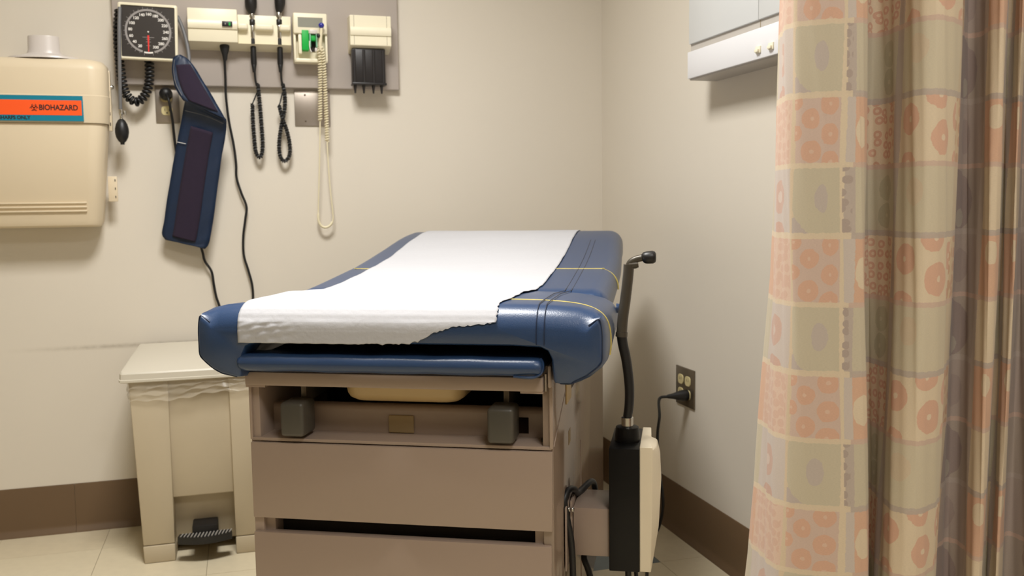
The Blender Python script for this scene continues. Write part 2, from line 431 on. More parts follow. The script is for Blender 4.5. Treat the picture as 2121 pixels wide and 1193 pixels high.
# basin hanging under the tray
rings = []
for (z, hu, hv, r) in ((0.6935, 0.117, 0.10, 0.03), (0.672, 0.114, 0.097, 0.03), (0.664, 0.110, 0.093, 0.028), (0.658, 0.101, 0.084, 0.025), (0.6555, 0.088, 0.072, 0.02)):
    rings.append([(a, b, z) for a, b in rrect(-0.009, 0.135, hu-0.005, hv, r)])
obj('basin', loft(B(), rings), M_pan, T, 40)
# foot pad
bm = B(); rings = []
for (u, k) in [(-0.281, 0.55), (-0.279, 0.8), (-0.272, 0.95), (-0.26, 1.0)]+[(-0.26+0.5*i/14, 1.0+0.05*math.sin(i*1.9)) for i in range(1, 14)]+[(0.238, 1.0), (0.246, 0.93), (0.2505, 0.75), (0.252, 0.5)]:
    rings.append([(u, 0.150+(v-0.150)*(1 if k > 0.9 else 0.93+0.07*k), 0.7375+(z)*k) for v, z in rrect(0.130, 0.0, 0.172, 0.0150, 0.0145, 5)])
obj('foot_pad', loft(bm, rings), M_blue, T, 60)
bm = B(); tube(bm, smoothpath([(0.205, -0.036, 0.7235), (0.225, -0.040, 0.7225), (0.24, -0.040, 0.7235), (0.2505, -0.034, 0.730), (0.2525, -0.028, 0.743), (0.248, -0.022, 0.751)], 6), 0.0022, 6); obj('pad_piping', bm, M_blue, T, 60)
# ---- seat cushion: upside-down U in section, pulled along v
half = [(0.0, .840), (.06, .840), (.12, .840), (.18, .8395), (.235, .838), (.27, .835), (.300, .829), (.322, .820), (.338, .808), (.349, .793), (.3545, .775), (.3555, .755), (.353, .742), (.343, .731), (.326, .719), (.310, .7115), (.298, .709), (.280, .709), (.270, .711), (.2665, .716), (.265, .730), (.2635, .752), (.258, .763), (.248, .768), (.20, .770), (.10, .770)]
halfsq = [(0.0, .840), (.06, .840), (.12, .840), (.18, .8395), (.235, .839), (.275, .838), (.312, .836), (.335, .832), (.349, .824), (.355, .811), (.357, .792), (.357, .768), (.356, .748), (.347, .735), (.328, .7195), (.310, .7105), (.298, .708), (.280, .708), (.270, .710), (.2665, .716), (.265, .730), (.2635, .752), (.258, .763), (.248, .768), (.20, .770), (.10, .770)]
def mirror(h): return h+[(0.0, .770)]+[(-u-0.004, z) for u, z in h[:0:-1]]
prof_r, prof_s = mirror(half), mirror(halfsq)
def cdz(v):       # height of the padded top along the table
    P = [(-0.1, .840), (0.05, .8405), (0.2, .837), (0.32, .829), (0.40, .824), (0.47, .828), (0.6, .839), (0.75, .852), (0.88, .868), (1.0, .887), (1.1, .905), (1.19, .917), (1.26, .922), (1.31, .919), (1.36, .902), (1.6, .8)]
    for (a, x), (b, y) in zip(P, P[1:]):
        if a <= v <= b:
            t = (v-a)/(b-a); t = t; return x+(y-x)*t
    return P[-1][1]
VF = -0.036
def ring_at(v, k):     # k: 0 = front face inset, 1 = full section
    t = 0.62*max(0, min(1, (v+0.02)/0.10)); prof = [(a[0]+(b[0]-a[0])*t, a[1]+(b[1]-a[1])*t) for a, b in zip(prof_s, prof_r)]
    n = len(prof); out = []
    for i, (u, z) in enumerate(prof):
        p0, p1 = prof[i-1], prof[(i+1) % n]
        tx, tz = p1[0]-p0[0], p1[1]-p0[1]; L = math.hypot(tx, tz); nx, nz = tz/L, -tx/L      # outward for clockwise order
        r = 0.045 if (z > 0.825) else (0.014 if abs(u) > 0.30 else 0.008)
        r *= (1-k)
        dz = (cdz(v)-0.8405)*max(0, min(1, (z-0.74)/0.09))
        if v > 0.1 and z < 0.765: dz += (v-0.1)*0.075
        out.append((u-0.015*v+nx*r, v, z+nz*r+dz))
    return out
bm = B(); rings = []
for a in (8, 18, 30, 42, 54, 66, 78, 90):
    a = math.radians(a); rings.append(ring_at(VF+0.045*(1-math.sin(a)) if False else VF+0.045*(1-math.cos(a)), math.sin(a)))
for v in (0.05, 0.10, 0.15, 0.2, 0.25, 0.3, 0.34, 0.37): rings.append(ring_at(v, 1.0))
for a in (70, 50, 30, 12): rings.append(ring_at(0.37+0.04*math.cos(math.radians(a)), 0.45+0.55*math.sin(math.radians(a))))
loft(bm, rings); seat = obj('seat_cushion', bm, M_blue, T, 55)
# welted edges of the two front lobes
pr_ = ring_at(VF+0.045*(1-math.cos(math.radians(26))), math.sin(math.radians(26)))
for pts in (pr_[7:18], pr_[-17:-6]):
    bm = B(); tube(bm, smoothpath([Vector(p) for p in pts], 3), 0.0013, 6); obj('piping', bm, M_bluedk, T, 60)
# ---- back cushion with raised head end
def bring(v, hu, top, th, r):
    cu = -0.012-0.012*v; zc = top-th/2
    return [(a, v, b) for a, b in rrect(cu, zc, hu, th/2, min(r, th/2-0.001), 7)]
bm = B(); rings = []
vs = [0.385+0.05*i for i in range(19)]
st = [(0.372, .325, -.030, .030), (0.376, .335, -.014, .055), (0.386, .342, -.004, .078)]
for v, hu, dt, th in st: rings.append(bring(v, hu, cdz(v)+dt, th, .03))
for i in range(1, 17):
    v = 0.386+0.052*i; h = 0.345-0.012*max(0, (v-0.9)/0.3); rings.append(bring(v, h, cdz(v)-0.0005, 0.085+0.02*max(0, min(1, (v-0.9)/0.2)), 0.038))
for v, hu, dt, th in ((1.25, .333, -.0005, .105), (1.285, .327, -.002, .104), (1.315, .315, -.002, .098), (1.335, .300, -.004, .088), (1.35, .280, -.008, .07), (1.357, .262, -.014, .045)):
    rings.append(bring(v, hu, cdz(v)+dt, th, .04))
loft(bm, rings); obj('back_cushion', bm, M_blue, T, 60)
tbx('back_frame', M_inner, -0.27, 0.25, 0.45, 1.2, 0.735, 0.757)
# stitched double seams, straps and a side button
def topz(u, v):
    d = max(0.0, abs(u+0.008)-0.27); return cdz(v)-0.6*d*d/0.09
def seam(u, name='seam'):
    pts = [(u, VF+0.045*(1-math.cos(math.radians(a)))-0.0006, 0.8405-0.045*(1-math.sin(math.radians(a)))) for a in (0, 20, 45, 70)]
    pts = [(u, VF, 0.776)]+pts+[(u-0.015*v, v, topz(u, v)-0.0003) for v in (0.01, .06, .12, .2, .28, .34, .4, .47, .55, .65, .75, .85, .95, 1.02, 1.08)]
    bm = B(); tube(bm, pts, 0.0009, 5); return obj(name, bm, M_bluedk, T, 60)
for u in (0.243, 0.256, -0.262, -0.275): seam(u)
def strap(v, us, drop, name='strap'):
    bm = B(); pts = []
    if drop: pts = [Vector(((-u-0.004) if 0 else u, v, z)) for u, z in ()]
    for u, z in us: pts.append(Vector((u, v, z)))
    tube(bm, smoothpath(pts, 5), 0.0018, 6); return obj(name, bm, M_strap, T, 60)
v0 = 0.072
rg = ring_at(v0, 1.0); nr = len(half)
rp = [(u+(0.0006 if z < 0.82 else 0), z-0.0004) for u, v, z in rg[:13]]; lp_ = [(u-(0.0006 if z < 0.82 else 0), z-0.0004) for u, v, z in rg[:-13:-1]]
strap(v0, lp_[::-1]+rp, True)
v1 = 0.70
st = [(-0.365, cdz(v1)-0.05), (-0.362, cdz(v1)-0.03), (-0.350, cdz(v1)-0.012), (-0.325, cdz(v1)-0.001), (-0.30, cdz(v1)-0.0008), (0, cdz(v1)-0.0008), (0.27, cdz(v1)-0.0008), (0.29, cdz(v1)-0.001), (0.313, cdz(v1)-0.012), (0.3255, cdz(v1)-0.03), (0.328, cdz(v1)-0.05)]
strap(v1, st, True)
bm = B(); lathe(bm, [(0.010, 0.0), (0.009, -0.006), (0.004, -0.010), (0.0, -0.011)], 12, (0.346, 0.36, 0.792), 'x'); obj('side_button', bm, M_blue, T, 60)

# ---- paper sheet lying on the padding
PT = thing('exam_paper', 'white paper sheet with torn edge laid over the navy padded table', 'paper', TO, TYAW)
def ppath():
    P = []
    for i in range(27):
        v = 1.345-i*(1.345-0.012)/26; P.append((v, cdz(v)+0.0018))
    for a in (80, 65, 50, 35, 20, 5): P.append((VF-0.0018+0.045*(1-math.cos(math.radians(a))), 0.8405-0.045*(1-math.sin(math.radians(a)))+0.0010))
    for z in (0.793, 0.787, 0.781, 0.775, 0.769, 0.764): P.append((VF-0.0022, z))
    return P
pp = ppath()
fine = []
for (a, b) in zip(pp, pp[1:]):
    n = 3 if a[0] > 0.02 else 4
    for k in range(n): fine.append((a[0]+(b[0]-a[0])*k/n, a[1]+(b[1]-a[1])*k/n))
fine.append(pp[-1])
TEAR = [(0.8125, 0.176)]
for q_ in ((1037, 664), (985, 672), (935, 679), (905, 687), (884, 697), (868, 707), (846, 712), (800, 714)):
    q_ = tb(q_[0], q_[1], VF-0.002); TEAR.append((min(q_.z, TEAR[-1][0]-0.0006), q_.x))
def tear_z(u):        # height at which the torn lower border runs
    P = TEAR
    if u <= P[-1][1]: return P[-1][0]
    for (a, x), (b, y) in zip(P, P[1:]):
        if y <= u <= x: return a+(b-a)*(x-u)/max(1e-6, x-y)
    return P[0][0]
def right_u(v):
    if v > 0.45: return 0.186-0.012*v/1.3
    if v > 0.06: return 0.183-0.013*(v-0.06)
    return 0.1765+0.0065*max(0, v)/0.06
def vfront(z):
    if z <= 0.7955: return VF-0.0022
    q = 1-(0.8405+0.0010-z)/0.045; a = math.asin(max(0, min(1, q))); return VF-0.0020+0.045*(1-math.cos(a))
rnd = random.Random(3); NU = 96
jagz = [rnd.uniform(-0.0016, 0.0016) for k in range(NU+1)]
top_rows = [(v, z) for v, z in fine if z > 0.8125 or v > 0.1]
drop = [k/22.0 for k in range(1, 23)]
bm = B(); uv_rows = []
def prow(v, z, t, jag):
    ur = right_u(v)+jag; ul = -0.276-0.014*max(v, 0)+0.0012*math.sin(z*90); row = []
    for k in range(NU+1):
        u = ul+(ur-ul)*k/NU; zz_, vv_ = z, v
        if t is not None:
            ze = tear_z(u)+(jagz[k] if u > -0.06 else 0.0003*math.sin(k)); zz_ = 0.8125+(ze-0.8125)*t; vv_ = vfront(zz_)
            wr = abs(0.0010*math.sin(u*64+zz_*110+1.5*math.sin(u*31))+0.0008*math.sin(u*170-zz_*310+2*math.sin(zz_*90)))*math.exp(-((u+0.235)/0.05)**2)+0.0005*math.sin(u*40)+0.0005
            vv_ -= wr
        elif v > 0.1: zz_ = z+0.0006*math.sin(v*23+u*9)+0.0005*math.sin(v*51-u*17)+0.0008
        row.append(bm.verts.new((u, vv_, zz_)))
    return row
for (v, z) in top_rows: uv_rows.append(prow(v, z, None, rnd.uniform(-0.0014, 0.0014) if v < 0.40 else rnd.uniform(-0.0004, 0.0004)))
for t in drop: uv_rows.append(prow(0.0, 0.8, t, rnd.uniform(-0.001, 0.001)))
for a, b in zip(uv_rows, uv_rows[1:]):
    for k in range(NU): bm.faces.new((a[k], a[k+1], b[k+1], b[k]))
sh = obj('sheet', bm, M_paper, PT, 70, recalc=False)
so = sh.modifiers.new('thickness', 'SOLIDIFY'); so.thickness = 0.0005; so.offset = 1
# tucked corner hanging behind the front edge on the left
bm = B(); rows = []
for (t, u0, u1) in ((0.0, -0.266, -0.205), (0.35, -0.266, -0.225), (0.7, -0.268, -0.248), (1.0, -0.270, -0.268)):
    z = 0.769-0.028*t; rows.append([bm.verts.new((u0+(u1-u0)*k/6, 0.004+0.02*(1-t)+0.003*math.sin(k*1.3), z)) for k in range(7)])
for a, b in zip(rows, rows[1:]):
    for k in range(6): bm.faces.new((a[k], a[k+1], b[k+1], b[k]))
tk = obj('tucked_corner', bm, M_paper, PT, 70); so = tk.modifiers.new('thickness', 'SOLIDIFY'); so.thickness = 0.0006

# ================================================================== EXAM LIGHT UNIT ON THE TABLE FLANK
E0 = TO+TU*0.375+TV*0.22
X = thing('exam_light', 'gooseneck exam light with black and cream power box clamped to table side', 'exam light', E0, TYAW)
def xb(name, m, u0, u1, v0, v1, z0, z1, r=0.0, parent=X, seg=2): return bx(name, m, parent, u0-0.375, u1-0.375, v0-0.22, v1-0.22, z0, z1, r, seg)
hs_ = xb('housing', M_blackm, 0.3445, 0.4005, 0.165, 0.325, 0.322, 0.5545, 0.0015)
# cream cover: bowed outline
cov = []
bm = B()
prof_c = [(0.322, 0.422), (0.40, 0.4345), (0.48, 0.4385), (0.53, 0.436), (0.552, 0.431), (0.5545, 0.428), (0.558, 0.419)]
rings = []
for z, uo in prof_c:
    t = (z-0.322)/(0.236)
    uin = 0.4005; v0_, v1_ = 0.168, 0.322
    k_ = lambda a, b: (a-0.375, b-0.22, z)
    rings.append([k_(uin, v0_), k_(0.421+0.003*t, v0_), k_(uo, v0_+0.028), k_(uo, 0.248), k_(uo-0.010, 0.262), k_(0.419, 0.268), k_(0.417, v1_), k_(uin, v1_)])
loft(bm, rings); cv = obj('cover', bm, M_cream, X, 25); bv_ = cv.modifiers.new('soft', 'BEVEL'); bv_.width = 0.0025; bv_.segments = 2
px0 = Vector((0.0, 0.0, 0))
bm = B(); lathe(bm, [(0.0235, 0.5540), (0.0235, 0.566), (0.0215, 0.582), (0.014, 0.584)], 20, (0.0, 0.005, 0)); obj('socket', bm, M_blackm, X, 40)
bm = B(); lathe(bm, [(0.0115, 0.582), (0.0115, 0.600), (0.0095, 0.601)], 20, (0.0, 0.005, 0)); obj('collar', bm, M_chrome, X, 40)
def xp(px, py, v=0.22): q = tb(px, py, v); return Vector((q.x-0.375, q.y-0.22, q.z))
pth = [Vector((0, 0.005, 0.598)), xp(1303, 840), xp(1303.5, 800), xp(1298, 750), xp(1290, 712), xp(1287.5, 690)]
bm = B(); tube(bm, smoothpath(pth, 6), [0.0085+0.0012*(i/30.0) for i in range(31)], 12); obj('gooseneck', bm, M_rubber, X, 60)
pth2 = [xp(1287.5, 692), xp(1290, 660), xp(1296, 615), xp(1301, 570), xp(1302.5, 548)]
bm = B(); tube(bm, smoothpath(pth2, 6), 0.0100, 12); obj('stem', bm, M_pole, X, 60)
bm = B(); tube(bm, [xp(1287.3, 697), xp(1287.7, 688)], 0.0112, 14); obj('stem_joint', bm, M_pole, X, 60)
bm = B(); tube(bm, smoothpath([xp(1302, 556), xp(1305, 545), xp(1315, 538), xp(1330, 534), xp(1338, 534)], 5), 0.0065, 10); obj('head_arm', bm, M_pole, X, 60)
bm = B(); tube(bm, [xp(1303, 549), xp(1316, 548), xp(1322, 547)], [0.0075, 0.0075, 0.006], 10); obj('arm_stub', bm, M_pole, X, 60)
hp = [xp(1330, 535), xp(1334, 534), xp(1340, 533.5), xp(1352, 532.5), xp(1357, 532), xp(1359, 532)]
bm = B(); tube(bm, hp, [0.007, 0.0105, 0.0115, 0.012, 0.010, 0.006], 16); obj('lamp_head', bm, M_black, X, 50)
# bracket
br = xb('bracket', M_taupe, 0.2770, 0.3445, 0.175, 0.29, 0.345, 0.4365, 0.0012)
bx('bracket_flange', M_taupe, br, 0.2665-0.375, 0.2695-0.375, 0.13-0.22, 0.26-0.22, 0.330, 0.45, 0.0008)
bx('bracket_flange', M_taupe, br, 0.2715-0.375, 0.2755-0.375, 0.17-0.22, 0.26-0.22, 0.330, 0.45, 0.0008)
for uu in (0.2695, 0.2765):
    bm = B(); lathe(bm, [(0.005, 0.0), (0.0048, -0.002), (0.003, -0.0035), (0, -0.004)], 12, (uu-0.375, 0.165-0.22, 0.436), 'x'); obj('screw', bm, M_chrome, br, 50)
xb('strain_relief', M_black, 0.367, 0.383, 0.235, 0.255, 0.295, 0.325, 0.002)
def tw(u, v, z): return TO+TU*u+TV*v+Vector((0, 0, z))
def cable(name, pts, r, m, label, cat, n=8, seg=8):
    pts = [Vector(p) for p in pts]; o = pts[0].copy(); bm = B(); tube(bm, [p-o for p in smoothpath(pts, n)], r, seg)
    e = tag(obj(name, bm, m, None, 60), label, cat); e.location = o; return e
def tcast(px, py, v): q = tb(px, py, v); return tw(q.x, q.y, q.z)
cable('power_cable', [tcast(1188, 1270, .155), tcast(1187, 1193, .152), tcast(1183, 1120, .148), tcast(1172, 1062, .146), tcast(1169, 1035, .148), tcast(1177, 1016, .165), tcast(1189, 1013, .20), tcast(1197, 1021, .25), tw(0.300, 0.315, 0.445), tw(0.305, 0.325, 0.40), tw(0.300, 0.325, 0.32), tcast(1210, 1150, .28), tcast(1220, 1185, .27), tcast(1240, 1260, .26)], 0.0064, M_rubber, 'thick black cable looped over the light bracket beside the drawers', 'cable')
cable('hanging_cable', [tw(0.375, 0.245, 0.300), tw(0.377, 0.245, 0.22), tw(0.380, 0.25, 0.10), tw(0.39, 0.27, 0.012), tw(0.42, 0.36, 0.008)], 0.0065, M_rubber, 'short black cord hanging below the cream and black box', 'cable')

# ================================================================== RIGHT WALL: outlet, cord, film viewer
OY, OZ = -0.655, 0.460
R1 = thing('wall_outlet', 'four-socket steel wall outlet low on the right wall', 'outlet', (0, OY, OZ))
bx('cover_plate', M_steeldk, R1, -0.005, 0, -0.058, 0.058, -0.057, 0.057, 0.0015)
for dy in (0.024, -0.021):
    for dz in (0.020, -0.020):
        bm = B(); rings = [[(-0.0048, a, b) for a, b in rrect(dy, dz, 0.0165, 0.0145, 0.0105)], [(-0.0072, a, b) for a, b in rrect(dy, dz, 0.0160, 0.0140, 0.0102)]]
        loft(bm, rings); f = obj('receptacle', bm, M_recept, R1, 40)
        for d in (-0.005, 0.005): bx('slot', M_slot, f, -0.0076, -0.0070, dy+d-0.0008, dy+d+0.0008, dz-0.001, dz+0.006)
pc = thing('lamp_power_cord', 'black power cord plugged into the low outlet and curling behind the cream box', 'cord', (0, OY-0.021, OZ-0.020))
bm = B(); lathe(bm, [(0.016, 0.0075), (0.0165, 0.009), (0.0165, 0.022), (0.012, 0.040), (0.0085, 0.052), (0.006, 0.068), (0.0045, 0.072)], 16, (0, 0, 0), 'x'); obj('plug', bm, M_rubber, pc, 50)
q0 = Vector((0, OY-0.021, OZ-0.020))
pts = [q0+Vector((-0.066, 0, 0)), q0+Vector((-0.095, 0.003, -0.006)), rt(1366, 862, .12), rt(1362, 900, .125), rt(1364, 960, .125), rt(1372, 1020, .125), rt(1372, 1060, .125), rt(1362, 1098, .13), rt(1345, 1112, .16), tw(0.40, 0.345, 0.10), tw(0.385, 0.35, 0.25), tw(0.385, 0.335, 0.34)]
bm = B(); tube(bm, [p-q0 for p in smoothpath(pts, 8)], 0.0043, 8); obj('cord', bm, M_rubber, pc, 60)
V = thing('film_viewer', 'white x-ray film viewer box with two toggles on the right wall', 'film viewer', (0, -0.82, 1.325))
VL = -0.80      # runs towards the camera
lb = bx('lower_case', M_view, V, -0.084, 0.0, VL, 0.0, 0.004, 0.074, 0.002)
bx('base_plate', M_viewg, V, -0.078, 0.0, VL, -0.004, 0.0, 0.004)
bx('film_strip', M_viewg, V, -0.074, 0.0, VL, -0.001, 0.074, 0.0945)
bx('light_panel', M_viewp, V, -0.080, 0.0, -0.345, 0.0, 0.0945, 0.53, 0.0015)
bx('light_panel', M_viewp, V, -0.080, 0.0, VL, -0.3465, 0.0945, 0.53, 0.0015)
bx('strip_joint', M_ivory2, V, -0.0746, -0.0738, -0.3475, -0.3445, 0.074, 0.0945)
for (a, b) in ((1571, 103), (1597.5, 95.5)):
    p = rt(a, b, 0.085)-V.location
    s = obj('toggle', box(B(), -0.0875, -0.083, p.y-0.010, p.y+0.010, p.z-0.008, p.z+0.008, 0.001), M_ivory, V, 40)
    bx('toggle_lever', M_ivory, s, -0.0925, -0.087, p.y-0.007, p.y+0.007, p.z-0.006, p.z+0.001, 0.001)

# ================================================================== BACK WALL EQUIPMENT
bd = bx('mounting_board', M_board, None, -1.592, -0.724, -0.022, 0, 1.381, 1.96, 0.004, 3)
tag(bd, 'grey laminate mounting board behind the diagnostic instruments', 'board')

# ---- sharps container
sc = thing('sharps_container', 'beige wall sharps container with teal and orange biohazard label', 'sharps container', (-1.797, 0, 0.952))
def sring(z, hx, d, r): return [(a, b, z) for a, b in rrect(0, -d/2-0.004, hx, d/2, r, 8)]
rings = [sring(0.0, .143, .088, .03), sring(0.006, .153, .098, .036), sring(0.02, .158, .104, .04), sring(0.10, .166, .110, .042), sring(0.20, .176, .143, .045), sring(0.296, .185, .125, .047), sring(0.302, .185, .125, .047)]
body = obj('body', loft(B(), rings), M_sharps, sc, 35)
rings = [sring(0.303, 0.1900, .131, .05), sring(0.31, 0.1910, .132, .05), sring(0.381, 0.1950, .135, .05), sring(0.383, 0.1935, .1335, .05), sring(0.455, 0.1950, .134, .05), sring(0.472, 0.1910, .130, .05), sring(0.484, 0.1800, .120, .05), sring(0.489, 0.1630, .104, .045), sring(0.490, 0.1350, .08, .035)]
lid = obj('lid', loft(B(), rings), M_sharps, sc, 35)
for zz in (0.072, 0.060, 0.048):
    bx('rib', M_sharps, body, -0.13, 0.121, -0.117+0.0004, -0.100, zz-0.0022, zz+0.0022, 0.0012)
FY = -0.1385
lab = bx('label', M_teal, lid, -0.150, 0.129, FY-0.001, FY+0.010, 0.307, 0.379)
bx('label_stripe', M_orange, lid, -0.148, 0.125, FY-0.0016, FY-0.001, 0.3235, 0.366)
text('label_text', 'BIOHAZARD', 0.0215, M_ink, lid, (0.064, FY-0.0018, 0.3445), sx=0.84, bold=0.0005)
text('label_text', 'SHARPS ONLY', 0.0135, M_ink, lid, (-0.052, FY-0.0014, 0.3155), sx=0.95, bold=0.0003)
# biohazard trefoil drawn from rings
bm = B()
def ringmesh(bm, cx, cz, r, wd, a0, a1, y, n=18):
    A = []
    for k in range(n+1):
        a = a0+(a1-a0)*k/n; A.append((bm.verts.new((cx+(r-wd)*math.cos(a), y, cz+(r-wd)*math.sin(a))), bm.verts.new((cx+r*math.cos(a), y, cz+r*math.sin(a)))))
    for p, q in zip(A, A[1:]): bm.faces.new((p[0], p[1], q[1], q[0]))
cx, cz = 0.000, 0.3440
for k in range(3):
    a = PI/2+k*2*PI/3; ringmesh(bm, cx+0.0060*math.cos(a), cz+0.0060*math.sin(a), 0.0064, 0.0019, a+PI-2.45, a+PI+2.45, FY-0.0019)
ringmesh(bm, cx, cz, 0.0070, 0.0011, 0, 2*PI, FY-0.0019, 24)
obj('biohazard_symbol', bm, M_ink, lid)
# hinge strips on the right side
hg = bx('hinge_strip', M_sharps, sc, 0.188, 0.197, -0.075, -0.055, 0.285, 0.462, 0.001)
for k in range(5): bx('slot', M_slot, hg, 0.1915, 0.1940, -0.0756, -0.0745, 0.30+0.031*k, 0.309+0.031*k)
hg = bx('latch_plate', M_sharps, sc, 0.175, 0.201, -0.062, -0.056, 0.075, 0.150, 0.0015)
for k in range(3): bx('slot', M_slot, hg, 0.194, 0.1965, -0.0628, -0.0618, 0.085+0.025*k, 0.092+0.025*k)
bm = B(); lathe(bm, [(0.007, -0.0), (0.007, -0.004), (0.004, -0.008), (0, -0.009)], 12, (0.197, -0.06, 0.415), 'x'); obj('lock_knob', bm, M_chrome, sc, 50)
bm = B(); lathe(bm, [(0.098, 0.489), (0.096, 0.494), (0.07, 0.499), (0.047, 0.506), (0.043, 0.516), (0.042, 0.553), (0.041, 0.556), (0.036, 0.556), (0.035, 0.52)], 32, (0.022, -0.068, 0), sx=1.0, sy=0.62); obj('drop_neck', bm, M_frost, sc, 40)

# ---- blood pressure gauge
gc = bk(307, 66.5, 0.085)
G = thing('pressure_gauge', 'square black-faced blood pressure gauge with white rim on the grey board', 'gauge', (gc.x, 0, gc.z), 0, None, math.radians(1.4))
GH = 0.083
bm = B(); rings = [[(a, -0.0225, b) for a, b in rrect(0, 0, GH*0.90, GH*0.90, 0.01)], [(a, -0.070, b) for a, b in rrect(0, 0, GH*0.97, GH*0.97, 0.008)], [(a, -0.074, b) for a, b in rrect(0, 0, GH, GH, 0.006)], [(a, -0.086, b) for a, b in rrect(0, 0, GH, GH, 0.006)], [(a, -0.089, b) for a, b in rrect(0, 0, GH-0.003, GH-0.003, 0.005)], [(a, -0.089, b) for a, b in rrect(0, 0, GH-0.0075, GH-0.0075, 0.003)], [(a, -0.084, b) for a, b in rrect(0, 0, GH-0.0085, GH-0.0085, 0.003)]]
loft(bm, rings); obj('case', bm, M_ivory, G, 40)
dial = bx('dial', M_dial, G, -GH+0.0085, GH-0.0085, -0.0855, -0.0840, -GH+0.0085, GH-0.0085)
bm = B(); ringmesh(bm, 0, 0.002, 0.0650, 0.0058, -PI/2+0.27, 3*PI/2-0.27, -0.0858, 64); obj('scale_ring', bm, M_ring, dial)
bm = B(); ringmesh(bm, 0, 0.002, 0.0650, 0.0045, -PI/2-0.2, -PI/2+0.2, -0.0858, 12); obj('scale_zero_block', bm, M_white, dial)
bm = B()
for k in range(31):
    a = -PI/2-(math.radians(10+k*11.3)); ca, sa = math.cos(a), math.sin(a); L0, L1, hw = 0.0655, (0.0715 if k % 2 == 0 else 0.0690), 0.0005
    vs_ = [bm.verts.new((L*ca-s*hw*sa, -0.0858, 0.002+L*sa+s*hw*ca)) for L, s in ((L0, -1), (L1, -1), (L1, 1), (L0, 1))]; bm.faces.new(vs_)
obj('scale_ticks', bm, M_ring, dial)
for n in range(1, 16):
    a = -PI/2-math.radians(6+22*n); text('scale_number', str(20*n), 0.0112, M_white, dial, (0.0500*math.cos(a), -0.0857, 0.002+0.0500*math.sin(a)), depth=0.0002, bold=0.0003)
bm = B(); prism(bm, [(-0.0026, -0.010), (0.0026, -0.010), (0.0018, -0.0580), (-0.0010, -0.0580)], -0.0872, -0.0866); obj('needle', bm, M_red, dial)
for (z, hw) in ((-0.0155, 0.016), (-0.021, 0.006), (-0.029, 0.007), (-0.040, 0.006)): bx('scale_print', M_ring, dial, -hw, hw, -0.0858, -0.0855, z-0.0006, z+0.0006)
bm = B(); lathe(bm, [(0.0022, 0.0855), (0.0022, 0.0878), (0, 0.088)], 12, (0, 0, 0.0005), 'y'); obj('hub', bm, M_white, dial)
# coiled hose belonging to the gauge
gl = G.location
cp = [bk(246, 22, .050), bk(244, 60, .05), bk(247, 110, .05), bk(254, 160, .05), bk(264, 195, .05), bk(286, 212, .05), bk(305, 195, .05), bk(312, 165, .05), bk(311, 135, .052), bk(309, 112, .055)]
bm = B(); coil(bm, smoothpath([p-gl for p in cp], 12), 0.0105, 0.0118, 0.0042, 12, 6); o = obj('coiled_hose', bm, M_rubber, G, 60)
gt = [bk(366, 32, .055), bk(376, 52, .06), bk(386, 82, .07), bk(392, 112, .085), bk(394, 138, .095)]
bm = B(); tube(bm, [p-gl for p in smoothpath(gt, 6)], 0.0055, 10); obj('cuff_tube', bm, M_greytube, G, 60)
# ---- inflation bulb hanging on its grey tube
bt = bk(251, 240, .085)
IB = thing('inflation_bulb', 'black rubber inflation bulb hanging on a grey tube below the gauge', 'bulb', bt)
tp = [bk(248, 15, .092), bk(247, 60, .100), bk(247.5, 120, .100), bk(248.5, 180, .095), bk(249.5, 226, .087)]
bm = B(); tube(bm, [p-bt for p in smoothpath(tp, 6)], 0.0052, 10); obj('tube', bm, M_greytube, IB, 60)
bm = B(); lathe(bm, [(0.0055, 0.022), (0.0062, 0.020), (0.0062, 0.004), (0.0045, 0.002), (0.0045, -0.008), (0.0070, -0.010)], 14); vv = obj('valve', bm, M_chrome, IB, 40)
bm = B(); lathe(bm, [(0.0, 0.010), (0.003, 0.010), (0.004, 0.006), (0.004, 0.0)], 10, (0.0105, 0, 0.004)); obj('valve_screw', bm, M_chrome, vv, 40)
bm = B(); lathe(bm, [(0.005, -0.009), (0.010, -0.013), (0.0160, -0.024), (0.0195, -0.038), (0.0198, -0.050), (0.0170, -0.064), (0.0110, -0.075), (0.0062, -0.079), (0.0060, -0.085), (0.0, -0.085)], 24); obj('bulb', bm, M_rubber, IB, 60)

# ---- cuff: a folded nylon band
cb = bk(385, 500, .06)
CF = thing('pressure_cuff', 'navy nylon pressure cuff folded over and hanging from the gauge', 'cuff', cb)
def ribbon(name, st, m, parent, off=0.0, nu=10, thick=0.006, ns=6):
    L = smoothpath([bk(a, b, d+off) for a, b, c, e, d, k in st], ns); Rr = smoothpath([bk(c, e, k+off) for a, b, c, e, d, k in st], ns)
    bm = B(); rows = []
    for i, (a, b) in enumerate(zip(L, Rr)):
        rows.append([bm.verts.new(a.lerp(b, k/nu)+Vector((0, -0.006*math.sin(PI*k/nu)-(0.0012*math.sin(i*0.8+k*1.7) if thick > 0.003 else 0), 0))-cb) for k in range(nu+1)])
    for a, b in zip(rows, rows[1:]):
        for k in range(nu): bm.faces.new((a[k], a[k+1], b[k+1], b[k]))
    o = obj(name, bm, m, parent, 80, recalc=False); s = o.modifiers.new('thickness', 'SOLIDIFY'); s.thickness = thick; s.offset = 0
    return o
flap = [(366, 116, 374, 115, .112, .112), (360, 121, 385, 121, .115, .114), (357, 135, 398, 133, .118, .116), (358, 160, 419, 166, .125, .120), (364, 184, 442, 204, .132, .124), (376, 203, 460, 235, .136, .126), (385, 209, 467, 247, .132, .124)]
